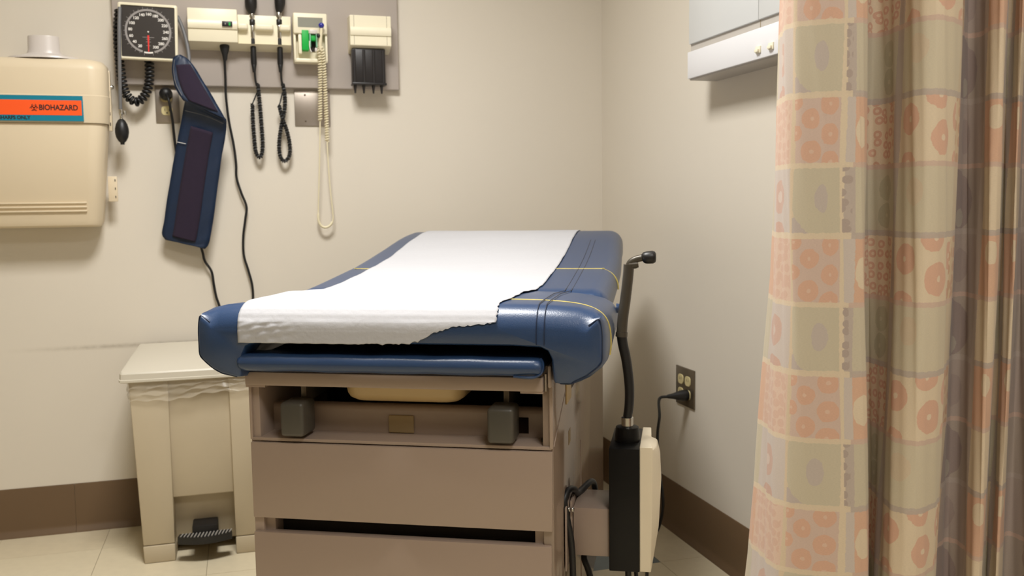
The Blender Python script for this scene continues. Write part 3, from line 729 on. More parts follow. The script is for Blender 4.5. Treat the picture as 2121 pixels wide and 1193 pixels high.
lower = [(384, 207, 468, 248, .118, .112), (381, 222, 469, 258, .098, .096), (375, 255, 467, 282, .082, .084), (366, 300, 460, 320, .072, .076), (357, 350, 453, 370, .064, .070), (347, 410, 444, 440, .056, .064), (340, 460, 436, 490, .050, .060), (336, 484, 431, 508, .048, .058), (343, 496, 424, 515, .047, .058)]
ribbon('flap', flap, M_cuff, CF); ribbon('band', lower, M_cuff, CF)
def patch(name, st, f0, f1, m, off, i0, i1):
    s2 = []
    for a, b, c, e, d, k in st[i0:i1]: s2.append((a+(c-a)*f0, b+(e-b)*f0, a+(c-a)*f1, b+(e-b)*f1, d+(k-d)*f0, d+(k-d)*f1))
    return ribbon(name, s2, m, CF, off, 8, 0.0016)
patch('loop_patch', flap, 0.18, 0.90, M_velcro, 0.0085, 2, 6)
patch('loop_patch', lower, 0.22, 0.72, M_velcro, 0.0105, 2, 8)
def line(name, pts, r, m, parent, base):
    bm = B(); tube(bm, [p-base for p in smoothpath(pts, 5)], r, 6); return obj(name, bm, m, parent, 60)
line('edge_stitch', [bk(361, 124, .126), bk(360, 150, .132), bk(365, 175, .140), bk(377, 198, .148)], 0.0008, M_greytube, CF, cb)
line('size_line', [bk(383, 229, .110), bk(425, 240, .114), bk(463, 256, .106)], 0.0007, M_greytube, CF, cb)
line('index_line', [bk(366.5, 294, .082), bk(385, 298, .084)], 0.0009, M_white, CF, cb)

# ---- transformer / wall diagnostic set
tr0 = Vector((-1.374, -0.022, 1.503))
W = thing('diagnostic_transformer', 'ivory wall transformer with green-lit switch and two handle cradles', 'transformer', tr0)
yw = 0.0
def ridge(name, x0, x1, yb, zc, hz, out, parent, m=M_ivory):
    pr = [(yb+0.004, zc-hz), (yb-out*0.55, zc-hz*0.92), (yb-out*0.9, zc-hz*0.6), (yb-out, zc-hz*0.1), (yb-out*0.95, zc+hz*0.4), (yb-out*0.6, zc+hz*0.85), (yb+0.004, zc+hz)]
    bm = B(); prism(bm, pr, x0, x1, 'x'); return obj(name, bm, m, parent, 30)
mainb = obj('main_case', box(B(), 0.0, 0.145, -0.062, 0.0, 0.004, 0.104, 0.003), M_ivory, W, 35)
bm = B(); prism(bm, [(-0.05, 0.004), (-0.0, -0.012), (0.0, 0.006)], 0.002, 0.306, 'x'); obj('lower_lip', bm, M_ivory, W)
ridge('case_ridge', 0.001, 0.144, -0.062, 0.056, 0.014, 0.007, W)
side = obj('cradle_case', box(B(), 0.145, 0.306, -0.036, 0.0, 0.0, 0.094, 0.002), M_ivory, W, 35)
for (x0, x1) in ((0.145, 0.176), (0.196, 0.252), (0.270, 0.304)):
    obj('cradle', box(B(), x0, x1, -0.058, -0.03, 0.046, 0.066, 0.006, 3), M_ivory, W, 40)
sw = bx('switch', M_black, W, 0.100, 0.130, -0.0735, -0.066, 0.050, 0.0655, 0.0008)
bx('switch_light', M_green, sw, 0.1195, 0.1245, -0.0742, -0.0733, 0.0525, 0.062)
bx('switch_mark', M_ring, sw, 0.108, 0.111, -0.0742, -0.0733, 0.055, 0.060)
# transformer mains cord, one thing with its connector
q0 = bk(465, 95, .055)
MC = thing('transformer_cord', 'thin black cord dropping in waves from the transformer to behind the table', 'cord', q0)
bm = B(); lathe(bm, [(0.0, 0.012), (0.014, 0.012), (0.0145, -0.004), (0.0125, -0.014), (0.0085, -0.026), (0.0062, -0.042), (0.004, -0.045)], 14, sy=0.7); obj('connector', bm, M_rubber, MC, 40)
pts = [bk(465, 120, .055), bk(467, 165, .045), bk(468, 200, .038), bk(474, 250, .03), bk(484, 300, .026), bk(489, 340, .024), bk(490, 368, .02), bk(500, 400, .02), bk(510.5, 428, .018), bk(508, 455, .018), bk(504, 490, .016), bk(505, 528, .016), bk(515, 562, .018), bk(523, 595, .02), bk(524, 640, .02), bk(522, 760, .02), bk(520, 900, .02), bk(522, 1060, .03)]
bm = B(); tube(bm, [p-q0 for p in smoothpath(pts, 8)], 0.0038, 8); obj('cord', bm, M_rubber, MC, 60)

# ---- two instrument handles in the cradles
def instrument(name, label, cat, px, head, coilpts, leadpts, tiltpx):
    top = bk(px, 60, .055); H = thing(name, label, cat, top)
    def L(p): return Vector(p)-top
    # everything below follows the slightly leaning axis
    def ax(y): return L(bk(px+tiltpx*(y-60)/100.0, y, 0.052))
    def seg(nm, ya, yb, ra, rb, m, s=18):
        bm = B(); tube(bm, [ax(ya), ax(ya+(yb-ya)*0.06), ax(yb-(yb-ya)*0.06), ax(yb)], [ra*0.92, ra, rb, rb*0.92], s); return obj(nm, bm, m, H, 40)
    seg('neck', 26, 44, .0085, .0090, M_chrome); seg('neck_ring', 33, 37, .0102, .0102, M_chrome)
    seg('switch_ring', 41, 53, .0105, .0105, M_black); seg('collar', 53, 80, .0088, .0085, M_chrome)
    seg('grip', 79, 134, .0082, .0090, M_rubber); seg('grip_end', 133, 150, .0080, .0048, M_rubber)
    bm = B(); n = len(head); tube(bm, [ax(y)+Vector((dx, 0, 0)) for y, r, dx in head], [r for y, r, dx in head], 18); obj('head', bm, M_black, H, 50)
    bm = B(); tube(bm, [L(p) for p in smoothpath([bk(*q) for q in leadpts], 6)], 0.0032, 8); obj('lead', bm, M_rubber, H, 60)
    bm = B(); coil(bm, smoothpath([L(bk(*q)) for q in coilpts], 10), 0.0052, 0.0046, 0.0022, 9, 5); obj('coiled_lead', bm, M_rubber, H, 60)
    p = L(bk(*coilpts[-1])); e = L(bk(*leadpts[-1]))
    bm = B(); tube(bm, smoothpath([p, p+Vector((0.004, 0.004, 0.010)), e+Vector((0, 0.006, -0.02))], 6), 0.0022, 6); obj('lead_return', bm, M_rubber, H, 60)
    return H
instrument('otoscope', 'otoscope with black round head and narrow looped coil cord, nearest the switch', 'otoscope', 523, [(29, .0090, 0), (24, .0130, -.001), (16, .0175, -.002), (4, .0185, -.002), (-12, .0170, -.001), (-30, .0120, 0), (-42, .0060, 0)],
    [(534, 173, .040), (538, 215, .034), (542, 265, .032), (544, 305, .032), (539, 326, .032), (530, 315, .032), (526, 280, .032), (523.5, 245, .034), (523, 215, .036)], [(527.5, 146, .052), (529, 165, .046), (532, 178, .041)], 4.0)
instrument('ophthalmoscope', 'ophthalmoscope with figure-eight coil cord beside the thermometer', 'ophthalmoscope', 578.5, [(26, .0085, 0), (18, .0135, .002), (6, .0165, .004), (-8, .0170, .005), (-25, .0150, .005), (-45, .0120, .003), (-58, .006, .002)],
    [(585.5, 172, .040), (590, 200, .036), (589, 230, .034), (582, 265, .032), (578, 300, .030), (581, 325, .030), (590, 334, .030), (599.5, 322, .030), (600, 298, .031), (594, 270, .036), (585, 245, .040), (578, 218, .042)], [(582, 146, .052), (583, 165, .046), (585, 177, .041)], 3.0)

# ---- electronic thermometer
t0 = Vector((-1.062, -0.022, 1.456))
TH = thing('thermometer', 'ivory electronic thermometer with grey display and green probe box', 'thermometer', t0)
obj('case', box(B(), 0.0, 0.104, -0.030, 0.0, 0.0, 0.150, 0.004), M_ivory, TH, 35)
hd = obj('display_case', box(B(), 0.0, 0.104, -0.060, -0.028, 0.086, 0.150, 0.004, 3), M_ivory, TH, 35)
bx('display', M_screen, hd, 0.014, 0.090, -0.0606, -0.059, 0.106, 0.135)
bx('display_shadow_edge', M_ivory2, hd, 0.0135, 0.0905, -0.0603, -0.059, 0.1345, 0.1362)
bx('side_wall', M_ivory, TH, 0.0, 0.007, -0.052, -0.028, 0.004, 0.09, 0.002)
bx('side_wall', M_ivory, TH, 0.097, 0.104, -0.052, -0.028, 0.004, 0.09, 0.002)
bx('bottom_tray', M_ivory, TH, 0.0, 0.104, -0.050, -0.028, 0.0, 0.012, 0.003)
bx('probe_guard', M_ivory, TH, 0.014, 0.024, -0.060, -0.028, 0.025, 0.084, 0.002)
bx('probe_cover_box', M_green, TH, 0.025, 0.046, -0.062, -0.030, 0.036, 0.097, 0.001)
pb = bx('cover_dispenser', M_greend, TH, 0.048, 0.052, -0.064, -0.034, 0.045, 0.098, 0.001)
bx('dispenser_rail', M_greend, pb, 0.068, 0.072, -0.064, -0.034, 0.045, 0.098, 0.001)
bx('dispenser_top', M_frost, pb, 0.048, 0.072, -0.066, -0.034, 0.086, 0.098, 0.001)
bx('dispenser_window', M_green, pb, 0.053, 0.067, -0.058, -0.034, 0.066, 0.084, 0.001)
bx('dispenser_gap', M_inner, pb, 0.052, 0.068, -0.034, -0.031, 0.036, 0.066)
bx('dispenser_tab', M_frost, pb, 0.064, 0.072, -0.060, -0.050, 0.032, 0.044, 0.002)
def tl(px, py, d): return bk(px, py, d)-t0
bm = B(); tube(bm, [tl(666, 56, .10), tl(664.5, 75, .098), tl(663, 92, .095), tl(664, 104, .092)], [.0045, .0050, .0060, .0045], 10); pr_ = obj('probe', bm, M_cord, TH, 50)
bm = B(); lathe(bm, [(0, -0.009), (0.006, -0.007), (0.009, -0.001), (0.0085, 0.004), (0.005, 0.008), (0, 0.009)], 16, tl(665.5, 53, .10)); obj('probe_knob', bm, M_ball, pr_, 60)
bm = B(); lathe(bm, [(0, -0.007), (0.005, -0.005), (0.006, 0.001), (0.004, 0.006), (0, 0.007)], 12, tl(659.5, 74, .10)); obj('probe_button', bm, M_black, pr_, 60)
bm = B(); tube(bm, smoothpath([tl(641, 85, .09), tl(641.5, 98, .095), tl(645, 108, .098)], 5), [0.0016]*11, 6); obj('cover_strip', bm, M_white, TH, 60)
cpp = [tl(666, 98, .092), tl(668, 108, .090), tl(672, 150, .072), tl(674, 200, .055), tl(676, 245, .045), tl(678, 300, .04), tl(683, 380, .034), tl(689.5, 440, .03), tl(689, 458, .03), tl(682, 468, .03), tl(673, 471, .03), tl(665, 467, .03), tl(660, 456, .03), tl(659.5, 430, .03), tl(661, 370, .034), tl(662.5, 300, .038), tl(663, 250, .044), tl(663, 200, .055), tl(663, 150, .070), tl(661.5, 112, .085), tl(658, 98, .07)]
def pit(t): return 0.0082 if (t < 0.165 or t > 0.835) else (0.0030 if 0.40 < t < 0.60 else 0.0105)
cs = smoothpath(cpp, 10); n3 = len(cs)
L_ = [0]
for a, b in zip(cs, cs[1:]): L_.append(L_[-1]+(b-a).length)
i1 = next(i for i in range(n3) if i >= 55); i2 = n3-1-50
bm = B(); coil(bm, cs[:50], 0.0052, 0.0082, 0.0024, 10, 5); coil(bm, cs[160:], 0.0052, 0.0082, 0.0024, 10, 5); cc = obj('coiled_cord', bm, M_cord, TH, 60)
bm = B(); tube(bm, cs[49:161], [0.0022 if not (82 <= i+49 <= 126) else 0.0040 for i in range(112)], 8); obj('cord_loop', bm, M_cord, cc, 60)

# ---- ear specula dispenser
s0 = Vector((-0.888, -0.022, 1.497))
SD = thing('specula_dispenser', 'ivory ear specula dispenser with black ribbed tubes at the right of the board', 'dispenser', s0)
bm = B(); prism(bm, [(-0.066, 0.014), (-0.066, 0.108), (0.0, 0.112), (0.0, -0.004)], 0.0, 0.131, 'x'); cs_ = obj('cover', bm, M_ivory, SD); bv_ = cs_.modifiers.new('soft', 'BEVEL'); bv_.width = 0.0025; bv_.segments = 2
ridge('cover_ridge', 0.001, 0.130, -0.066, 0.058, 0.014, 0.006, SD)
for x in (0.013, 0.117): bx('cover_groove', M_ivory2, SD, x-0.0006, x+0.0006, -0.0663, -0.064, 0.016, 0.107)
bx('tube_back', M_spec, SD, 0.006, 0.112, -0.052, -0.018, -0.105, 0.006, 0.002)
for k in range(4):
    x = 0.0125+0.0262*k*1.18; bm = B(); tube(bm, [(x, -0.0478, 0.003), (x, -0.0478, -0.106)], 0.0066, 8); obj('tube_rib', bm, M_spec, SD, 60)
bx('tube_rim', M_spec, SD, 0.004, 0.114, -0.060, -0.016, -0.108, -0.101, 0.0015)
for px in (737, 755, 775, 792):
    p = bk(px, 178, .085)-s0; bm = B(); lathe(bm, [(0.0062, -0.107), (0.0045, -0.118), (0.0027, -0.133), (0.002, -0.134)], 12, (p.x, -0.046, 0)); obj('speculum', bm, M_spec, SD, 50)

# ---- left outlet with plug, and blank plate
oc = bk(347, 216)
OU = thing('duplex_outlet', 'steel duplex outlet below the gauge with one black plug', 'outlet', (oc.x, 0, oc.z))
pl_ = bx('cover_plate', M_steel, OU, -0.035, 0.035, -0.005, 0, -0.057, 0.057, 0.0015)
for dz in (0.020, -0.020):
    bm = B(); rings = [[(a, -0.0048, b) for a, b in rrect(-0.002, dz, 0.0165, 0.0145, 0.0105)], [(a, -0.007, b) for a, b in rrect(-0.002, dz, 0.0160, 0.0140, 0.0102)]]
    loft(bm, rings); f = obj('receptacle', bm, M_recept, OU, 40)
    bx('slot', M_slot, f, -0.009, -0.0075, -0.0074, -0.0068, dz-0.002, dz+0.006); bx('slot', M_slot, f, 0.0035, 0.005, -0.0074, -0.0068, dz-0.002, dz+0.006)
    bx('slot', M_slot, f, -0.004, 0.0, -0.0074, -0.0068, dz-0.0095, dz-0.005)
q0 = bk(344.5, 196)
PC = thing('wall_power_cord', 'black cord plugged in beside the cuff and running down behind it', 'cord', q0)
bm = B(); lathe(bm, [(0.0185, 0.0075), (0.0195, 0.010), (0.0195, 0.024), (0.0165, 0.032), (0.0100, 0.038), (0.0, 0.039)], 22, (0, 0, 0), 'y'); obj('plug', bm, M_rubber, PC, 40)
pts = [q0+Vector((0, -0.030, 0.002)), bk(349, 206, .05), bk(353, 225, .048), bk(358, 255, .038), bk(363, 300, .028), bk(375, 370, .02), bk(395, 450, .02), bk(418, 517, .02), bk(424, 540, .02), bk(438, 562, .02), bk(443, 590, .02), bk(448, 615, .02), bk(456, 640, .02), bk(468, 700, .025), bk(480, 800, .03), bk(500, 930, .03), bk(515, 1060, .03)]
bm = B(); tube(bm, [p-q0 for p in smoothpath(pts, 8)], 0.0042, 8); obj('cord', bm, M_rubber, PC, 60)
bc = bk(647, 224.5)
BP = thing('blank_plate', 'square blank steel wall plate behind the cream coil cord', 'wall plate', (bc.x, 0, bc.z))
bx('plate', M_steel, BP, -0.0565, 0.0565, -0.005, 0, -0.0565, 0.0565, 0.0015)
for dz in (0.042, -0.042):
    bm = B(); lathe(bm, [(0.0032, 0.005), (0.003, 0.0062), (0, 0.0065)], 10, (-0.023, 0, dz), 'y'); obj('screw', bm, M_steeldk, BP, 50)

# ================================================================== STEP-ON BIN
TB = thing('step_bin', 'beige step-on bin with liner film standing between wall and table', 'bin', (-1.374, -0.21, 0))
def half_w(z): return 0.172+(0.187-0.172)*z/0.53
# front legs: tapered posts
def post(x0b, x1b, x0t, x1t, y0b, y0t, yb, z1, name, m=M_trash, z0=0.0):
    bm = B(); v = [bm.verts.new(p) for p in ((x0b, y0b, z0), (x1b, y0b, z0), (x1b, yb, z0), (x0b, yb, z0), (x0t, y0t, z1), (x1t, y0t, z1), (x1t, yb, z1), (x0t, yb, z1))]
    for f in ((0, 3, 2, 1), (4, 5, 6, 7), (0, 1, 5, 4), (1, 2, 6, 5), (2, 3, 7, 6), (3, 0, 4, 7)): bm.faces.new([v[i] for i in f])
    bmesh.ops.bevel(bm, geom=list(bm.edges), offset=0.004, segments=2, affect='EDGES', profile=0.5)
    return obj(name, bm, m, TB, 35)
post(-0.168, -0.083, -0.184, -0.081, -0.150, -0.166, 0.16, 0.53, 'leg_panel', M_trash, 0.052)
post(0.083, 0.168, 0.081, 0.184, -0.150, -0.166, 0.16, 0.53, 'leg_panel', M_trash, 0.052)
post(-0.1665, -0.083, -0.169, -0.083, -0.151, -0.152, 0.16, 0.0505, 'leg_foot'); post(0.083, 0.1665, 0.083, 0.169, -0.151, -0.152, 0.16, 0.0505, 'leg_foot')
post(-0.085, 0.085, -0.083, 0.083, -0.140, -0.152, 0.15, 0.53, 'front_panel', M_trash, 0.182)
post(-0.086, 0.086, -0.086, 0.086, -0.085, -0.105, 0.0, 0.19, 'recess_panel', M_trash, 0.03)
bm = B(); lathe(bm, [(0.004, 0), (0.004, 0.0)], 4); bm.free()
# lid
bm = B(); rings = []
def lring(z0, grow):
    yf, yb = -0.176-grow, 0.178+grow; out = []
    for (x, y) in [(-0.206-grow, yf+0.012), (-0.202-grow, yf+0.003), (-0.192, yf), (-0.1, yf-0.002), (0, yf-0.003), (0.1, yf-0.002), (0.192, yf), (0.202+grow, yf+0.003), (0.206+grow, yf+0.012), (0.198+grow, 0.0), (0.188+grow, yb-0.012), (0.180, yb), (0, yb), (-0.180, yb), (-0.188-grow, yb-0.012), (-0.198-grow, 0.0)]:
        out.append((x, y, z0+(y+0.176)*0.09))
    return out
for z, gr in ((0.526, 0.0), (0.528, 0.002), (0.534, 0.002), (0.535, 0.0), (0.550, -0.001), (0.554, -0.004), (0.556, -0.012)): rings.append(lring(z, gr))
obj('lid', loft(bm, rings), M_trashl, TB, 30)
# liner folded over the rim
bm = B(); rows = []; N = 96
lp = []
for (x, y) in rrect(0, -0.003, 0.187, 0.168, 0.02, 4): lp.append(Vector((x, y, 0)))
lp.append(lp[0].copy()); lp = resample(lp, 0.012)
for j in range(12):
    row = []
    for i, p in enumerate(lp):
        d = p.normalized(); s = 0.003+0.0022*math.sin(j*1.7+i*0.11)+0.0018*abs(math.sin(i*0.45+j*0.9))
        lowz = 0.478+0.007*math.sin(i*0.16+1)+0.003*math.sin(i*0.43)
        z = 0.529+(lowz-0.529)*j/11
        k = half_w(z)/0.187
        row.append(bm.verts.new((p.x*k+d.x*s, p.y*k+d.y*s+0.0, z+0.003*math.sin(i*1.3+j))))
    rows.append(row)
n = len(lp)
for a, b in zip(rows, rows[1:]):
    for k in range(n): bm.faces.new((a[k], a[(k+1) % n], b[(k+1) % n], b[k]))
obj('liner', bm, M_film, TB, 40)
# pedal
bm = B(); top = []; bot = []
K = 14
outl = [(-0.074+0.148*k/K, -0.176-0.022*math.sin(PI*k/K)) for k in range(K+1)]+[(0.070, -0.150), (-0.070, -0.150)]
prism(bm, outl, 0.056, 0.076, 'z'); pd = obj('pedal', bm, M_black, TB)
for k in range(15):
    x = -0.066+0.132*k/14; bm = B(); yy = -0.173-0.021*math.sin(PI*(x+0.074)/0.148); tube(bm, [(x, yy, 0.077), (x+0.006, -0.153, 0.077)], 0.0021, 5); obj('pedal_rib', bm, M_pedal, pd, 60)
bx('pedal_arm', M_black, pd, -0.035, 0.035, -0.158, -0.05, 0.045, 0.098, 0.004)

# ================================================================== CURTAIN
CZ0, CZ1, CZM = 0.28, 2.40, 0.88
def cpt(px, depth):
    r = ray(px, 600); return EYE+r*depth
ctl = [ # photo column, distance, flare at the bottom (m), flare at the top (m)
 (1680, 1.475, -.030, .004), (1640, 1.475, -.034, .006), (1606, 1.455, -.034, .008), (1597, 1.425, -.034, .008), (1603, 1.385, -.022, .006), (1614, 1.345, -.016, .002), (1643, 1.310, -.010, -.002), (1700, 1.292, -.002, -.002), (1750, 1.285, .008, -.003), (1782, 1.285, .013, -.005), (1791, 1.300, .014, -.006), (1780, 1.340, .01, -.003), (1782, 1.385, .0, .0), (1800, 1.405, -.004, 0), (1830, 1.375, -.010, .002), (1852, 1.330, -.016, .004), (1878, 1.290, -.016, .004), (1915, 1.270, -.013, .004), (1948, 1.285, -.010, .004), (1968, 1.325, -.012, .004), (1970, 1.375, -.012, .003), (1982, 1.415, -.010, .003), (2004, 1.410, -.008, .002), (2026, 1.370, -.006, .002), (2046, 1.338, -.006, .002), (2062, 1.345, -.006, .002), (2062, 1.395, -.006, .002), (2070, 1.420, -.006, .002), (2086, 1.390, -.006, .002), (2097, 1.372, -.006, .002), (2100, 1.410, -.004, .002), (2112, 1.440, -.004, .002), (2145, 1.405, 0, 0), (2185, 1.345, 0, 0), (2225, 1.345, 0, 0), (2245, 1.400, 0, 0), (2270, 1.420, 0, 0), (2310, 1.360, 0, 0), (2350, 1.350, 0, 0), (2380, 1.410, 0, 0), (2440, 1.400, 0, 0)]
base_pts = [Vector((*(cpt(a, d).xy), 0)) for a, d, fb, ft in ctl]
dense = smoothpath(base_pts, 10)
fb = smoothpath([Vector((c[2], c[3], 0)) for c in ctl], 10)
arc = [0.0]
for a, b in zip(dense, dense[1:]): arc.append(arc[-1]+(b-a).length)
SC = arc[-1]
def s_at(i): return arc[min(len(arc)-1, int(round(i*10)))]
def s_px(px, lo, hi):      # arc length where the cloth passes photo column px between control points lo..hi
    best = None
    for k in range(int(lo*10), int(hi*10)+1):
        q = dense[k]-Vector((EYE.x, EYE.y, 0)); c = q.dot(Vector((_r0.x, _r0.y, 0)))/q.dot(Vector((math.sin(YAW), math.cos(YAW), 0)))
        x = IW/2+FPX*c
        if best is None or abs(x-px) < best[0]: best = (abs(x-px), arc[k])
    return best[1]
cr = Vector((_r0.x, _r0.y, 0))
NZ = 70
bm = B(); uvl = bm.loops.layers.uv.new('UVMap'); grid = []
for j in range(NZ+1):
    z = CZ0+(CZ1-CZ0)*j/NZ; t = (CZM-z)/0.45; row = []
    for i, p in enumerate(dense):
        k = fb[i].x*max(0, min(1.3, t)) if t > 0 else fb[i].y*min(1.4, -t/1.0*1.3)
        wob = 0.0018*math.sin(z*9+i*0.35)+0.0012*math.sin(z*21+i*0.9)
        row.append(bm.verts.new((p.x+cr.x*(k+wob), p.y+cr.y*(k+wob), z)))
    grid.append(row)
for j in range(NZ):
    for i in range(len(dense)-1):
        f = bm.faces.new((grid[j][i], grid[j][i+1], grid[j+1][i+1], grid[j+1][i]))
        for l, (ii, jj) in zip(f.loops, ((i, j), (i+1, j), (i+1, j+1), (i, j+1))): l[uvl].uv = (arc[ii]/SC, (CZ0+(CZ1-CZ0)*jj/NZ))

def curtain_mat():
    m = bpy.data.materials.new('patterned_fabric'); m.use_nodes = True; nt = m.node_tree; b = nt.nodes['Principled BSDF']
    N = nt.nodes.new; Lk = nt.links.new
    def mth(op, a, bb=None):
        n = N('ShaderNodeMath'); n.operation = op
        for i, x in enumerate((a, bb)):
            if x is None: continue
            if isinstance(x, (int, float)): n.inputs[i].default_value = x
            else: Lk(x, n.inputs[i])
        return n.outputs[0]
    def pale(c): return tuple(x+(w_-x)*0.43 for x, w_ in zip(c, (240, 232, 222)))
    def mix(fac, a, bb):
        n = N('ShaderNodeMix'); n.data_type = 'RGBA'
        for i, x in ((0, fac), (6, a), (7, bb)):
            if isinstance(x, tuple): n.inputs[i].default_value = (*lin(pale(x)), 1)
            elif isinstance(x, (int, float)): n.inputs[i].default_value = x
            else: Lk(x, n.inputs[i])
        return n.outputs[2]
    uv = N('ShaderNodeUVMap'); uv.uv_map = 'UVMap'
    sep = N('ShaderNodeSeparateXYZ'); Lk(uv.outputs[0], sep.inputs[0])
    s = mth('MULTIPLY', sep.outputs[0], SC); z = sep.outputs[1]
    # small irregular edge of the woven motifs
    cmb0 = N('ShaderNodeCombineXYZ'); Lk(s, cmb0.inputs[0]); Lk(z, cmb0.inputs[1])
    nz = N('ShaderNodeTexNoise'); nz.inputs['Scale'].default_value = 160; Lk(cmb0.outputs[0], nz.inputs['Vector'])
    jit = mth('MULTIPLY', mth('SUBTRACT', nz.outputs['Fac'], 0.5), 0.004)
    P = 0.1935; Z0 = 0.858
    zj = mth('ADD', z, jit); sj = mth('ADD', s, mth('MULTIPLY', jit, 0.7))
    zz = mth('FRACT', mth('DIVIDE', mth('SUBTRACT', zj, Z0), P))       # 0..0.5 peach row, 0.5..1 sage row (upwards)
    zc = mth('MULTIPLY', zz, P)                                          # metres inside one repeat
    row1 = mth('GREATER_THAN', zz, 0.505)
    PE, PK, MV, GN, CR, OR, DM, PG, TN = (222, 178, 150), (204, 166, 148), (196, 178, 168), (190, 176, 142), (224, 198, 158), (214, 150, 110), (138, 114, 104), (170, 150, 138), (214, 184, 142)
    e = lambda i: s_at(i)
    sA, sB = s_px(1606, 3, 6), s_px(1638, 5, 8)
    b3, b4, b5, b6 = s_px(1646, 5.5, 8), s_px(1739, 7, 9.5), s_px(1747, 7.5, 9.8), s_px(1766, 8, 10)
    f8, f9, f10 = e(12.2), s_px(1846, 13, 15.5), s_px(1855, 14, 16)
    f11, f12 = s_px(1969, 17, 19.6), e(20.2)
    f13, f14, f15 = s_px(2022, 21.5, 24), s_px(2030, 22, 25), e(25.6)
    cols = [ # start, peach row colour, sage row colour, is_framed_by_cream
     (0.0, PE, MV), (s_at(2.2), TN, TN), (s_at(2.5), OR, GN), (s_at(3.6), PE, MV), (sB, TN, TN), (b3, PK, GN), (b4, CR, CR), (b5, MV, PG), (b6, OR, GN), (e(10.3), TN, TN), (e(10.6), OR, GN), (f8, CR, GN), (f9, PG, PG), (f10, CR, (200, 184, 148)), (f11, (206, 170, 120), (196, 172, 132)), (f12, (150, 126, 114), (150, 128, 112)), (f13, PG, PG), (f14, OR, CR), (f15, PG, PG), (e(25.9), CR, GN), (e(27.2), PG, PG), (e(27.5), OR, CR), (e(30), PG, PG), (e(30.4), (150, 126, 114), (150, 128, 112)), (e(33), CR, GN), (e(36), PK, GN), (e(38.5), PG, PG)]
    def ramp(idx):
        n = N('ShaderNodeValToRGB'); cr_ = n.color_ramp; cr_.interpolation = 'CONSTANT'
        for k, c in enumerate(cols):
            pos = min(1.0, c[0]/SC)
            el = cr_.elements[0] if k == 0 else (cr_.elements[1] if k == 1 else cr_.elements.new(pos))
            el.position = pos; el.color = (*lin(pale(c[idx])), 1)
        Lk(mth('DIVIDE', sj, SC), n.inputs[0]); return n.outputs[0]
    col = mix(row1, ramp(1), ramp(2))
    def inrange(v, a, bb): return mth('MULTIPLY', mth('GREATER_THAN', v, a), mth('LESS_THAN', v, bb))
    # dotted cells
    def dots(s0, s1, r, scale, c1, c2, th):
        nonlocal col
        vo = N('ShaderNodeTexVoronoi'); vo.voronoi_dimensions = '2D'; vo.inputs['Scale'].default_value = scale; vo.inputs['Randomness'].default_value = 0.55; Lk(cmb0.outputs[0], vo.inputs['Vector'])
        d = vo.outputs['Distance']
        msk = mth('MULTIPLY', inrange(s, s0, s1), mth('LESS_THAN', d, th))
        msk = mth('MULTIPLY', msk, row1 if r else mth('SUBTRACT', 1.0, row1))
        col = mix(msk, col, c1)
        if c2:
            m2 = mth('MULTIPLY', msk, mth('LESS_THAN', d, th*0.4)); col = mix(m2, col, c2)
    dots(f8, f9, 0, 62, (204, 138, 102), (226, 190, 152), 0.38)
    dots(s_at(3.6), sB, 0, 75, (214, 160, 132), None, 0.45)
    dots(b5, b6, 1, 70, (146, 122, 112), None, 0.40)
    dots(f11, f12, 0, 50, (188, 124, 78), None, 0.40)
    # single motifs: (s centre, z centre inside repeat, rs, rz, colour, hole colour, hole size, clip range)
    h = P/2
    def ell(cs, cz_, rs, rz, c, hole=None, hs=0.22, clip=None, row=None):
        nonlocal col
        cb_ = N('ShaderNodeCombineXYZ')
        Lk(mth('DIVIDE', mth('SUBTRACT', sj, cs), rs), cb_.inputs[0]); Lk(mth('DIVIDE', mth('SUBTRACT', zc, cz_), rz), cb_.inputs[1])
        ln = N('ShaderNodeVectorMath'); ln.operation = 'LENGTH'; Lk(cb_.outputs[0], ln.inputs[0])
        d = ln.outputs['Value']; k = mth('LESS_THAN', d, 1.0)
        if clip: k = mth('MULTIPLY', k, inrange(s, *clip))
        if row is not None: k = mth('MULTIPLY', k, row1 if row else mth('SUBTRACT', 1.0, row1))
        col = mix(k, col, c)
        if hole:
            k2 = mth('MULTIPLY', k, mth('LESS_THAN', d, hs)); col = mix(k2, col, hole)
    MVl, ORd, HL = (176, 156, 148), (214, 146, 110), (226, 186, 152)
    # column 1: rings on mauve
    c1 = (s_at(3.6)+sB)/2
    ell(c1+0.004, h+0.055, 0.020, 0.024, (196, 146, 126), (212, 184, 168), 0.35, (s_at(3.6), sB), 1)
    ell(c1+0.004, h+0.006, 0.022, 0.013, (196, 140, 118), None, 0, (s_at(3.6), sB), 1)
    # column 3: big sage oval on mauve, and doughnuts on pink
    w3 = b4-b3; k3 = (b3, b4)
    ell(b3+w3*0.15, h-0.008, w3*0.48, 0.035, MVl, None, 0, k3, 1)
    ell(b3+w3*0.50, h+0.062, w3*0.56, 0.060, GN, None, 0, k3, 1)
    ell(b3+w3*0.60, h+0.052, w3*0.16, 0.020, (178, 160, 150), None, 0, k3, 1)
    for fx, fz, rx in ((0.36, 0.020, 0.017), (0.80, 0.004, 0.018), (0.36, 0.065, 0.0155), (0.80, 0.043, 0.0165), (0.80, 0.084, 0.0165), (0.03, 0.046, 0.012), (0.04, 0.088, 0.012)):
        ell(b3+w3*fx, fz, rx*0.76, rx*0.90, ORd, (222, 172, 142), 0.20, k3, 0)
    # column 6: cream disc on orange
    ell(b6+(e(10.0)-b6)*0.5, 0.045, 0.012, 0.022, CR, None, 0, (b6, e(10.3)), 0)
    # column 8: two leaf-green discs on sage
    w8 = f9-f8
    ell(f8+w8*0.66, h+0.026, 0.016, 0.019, (160, 148, 110), (186, 172, 136), 0.18, (f8, f9), 1)
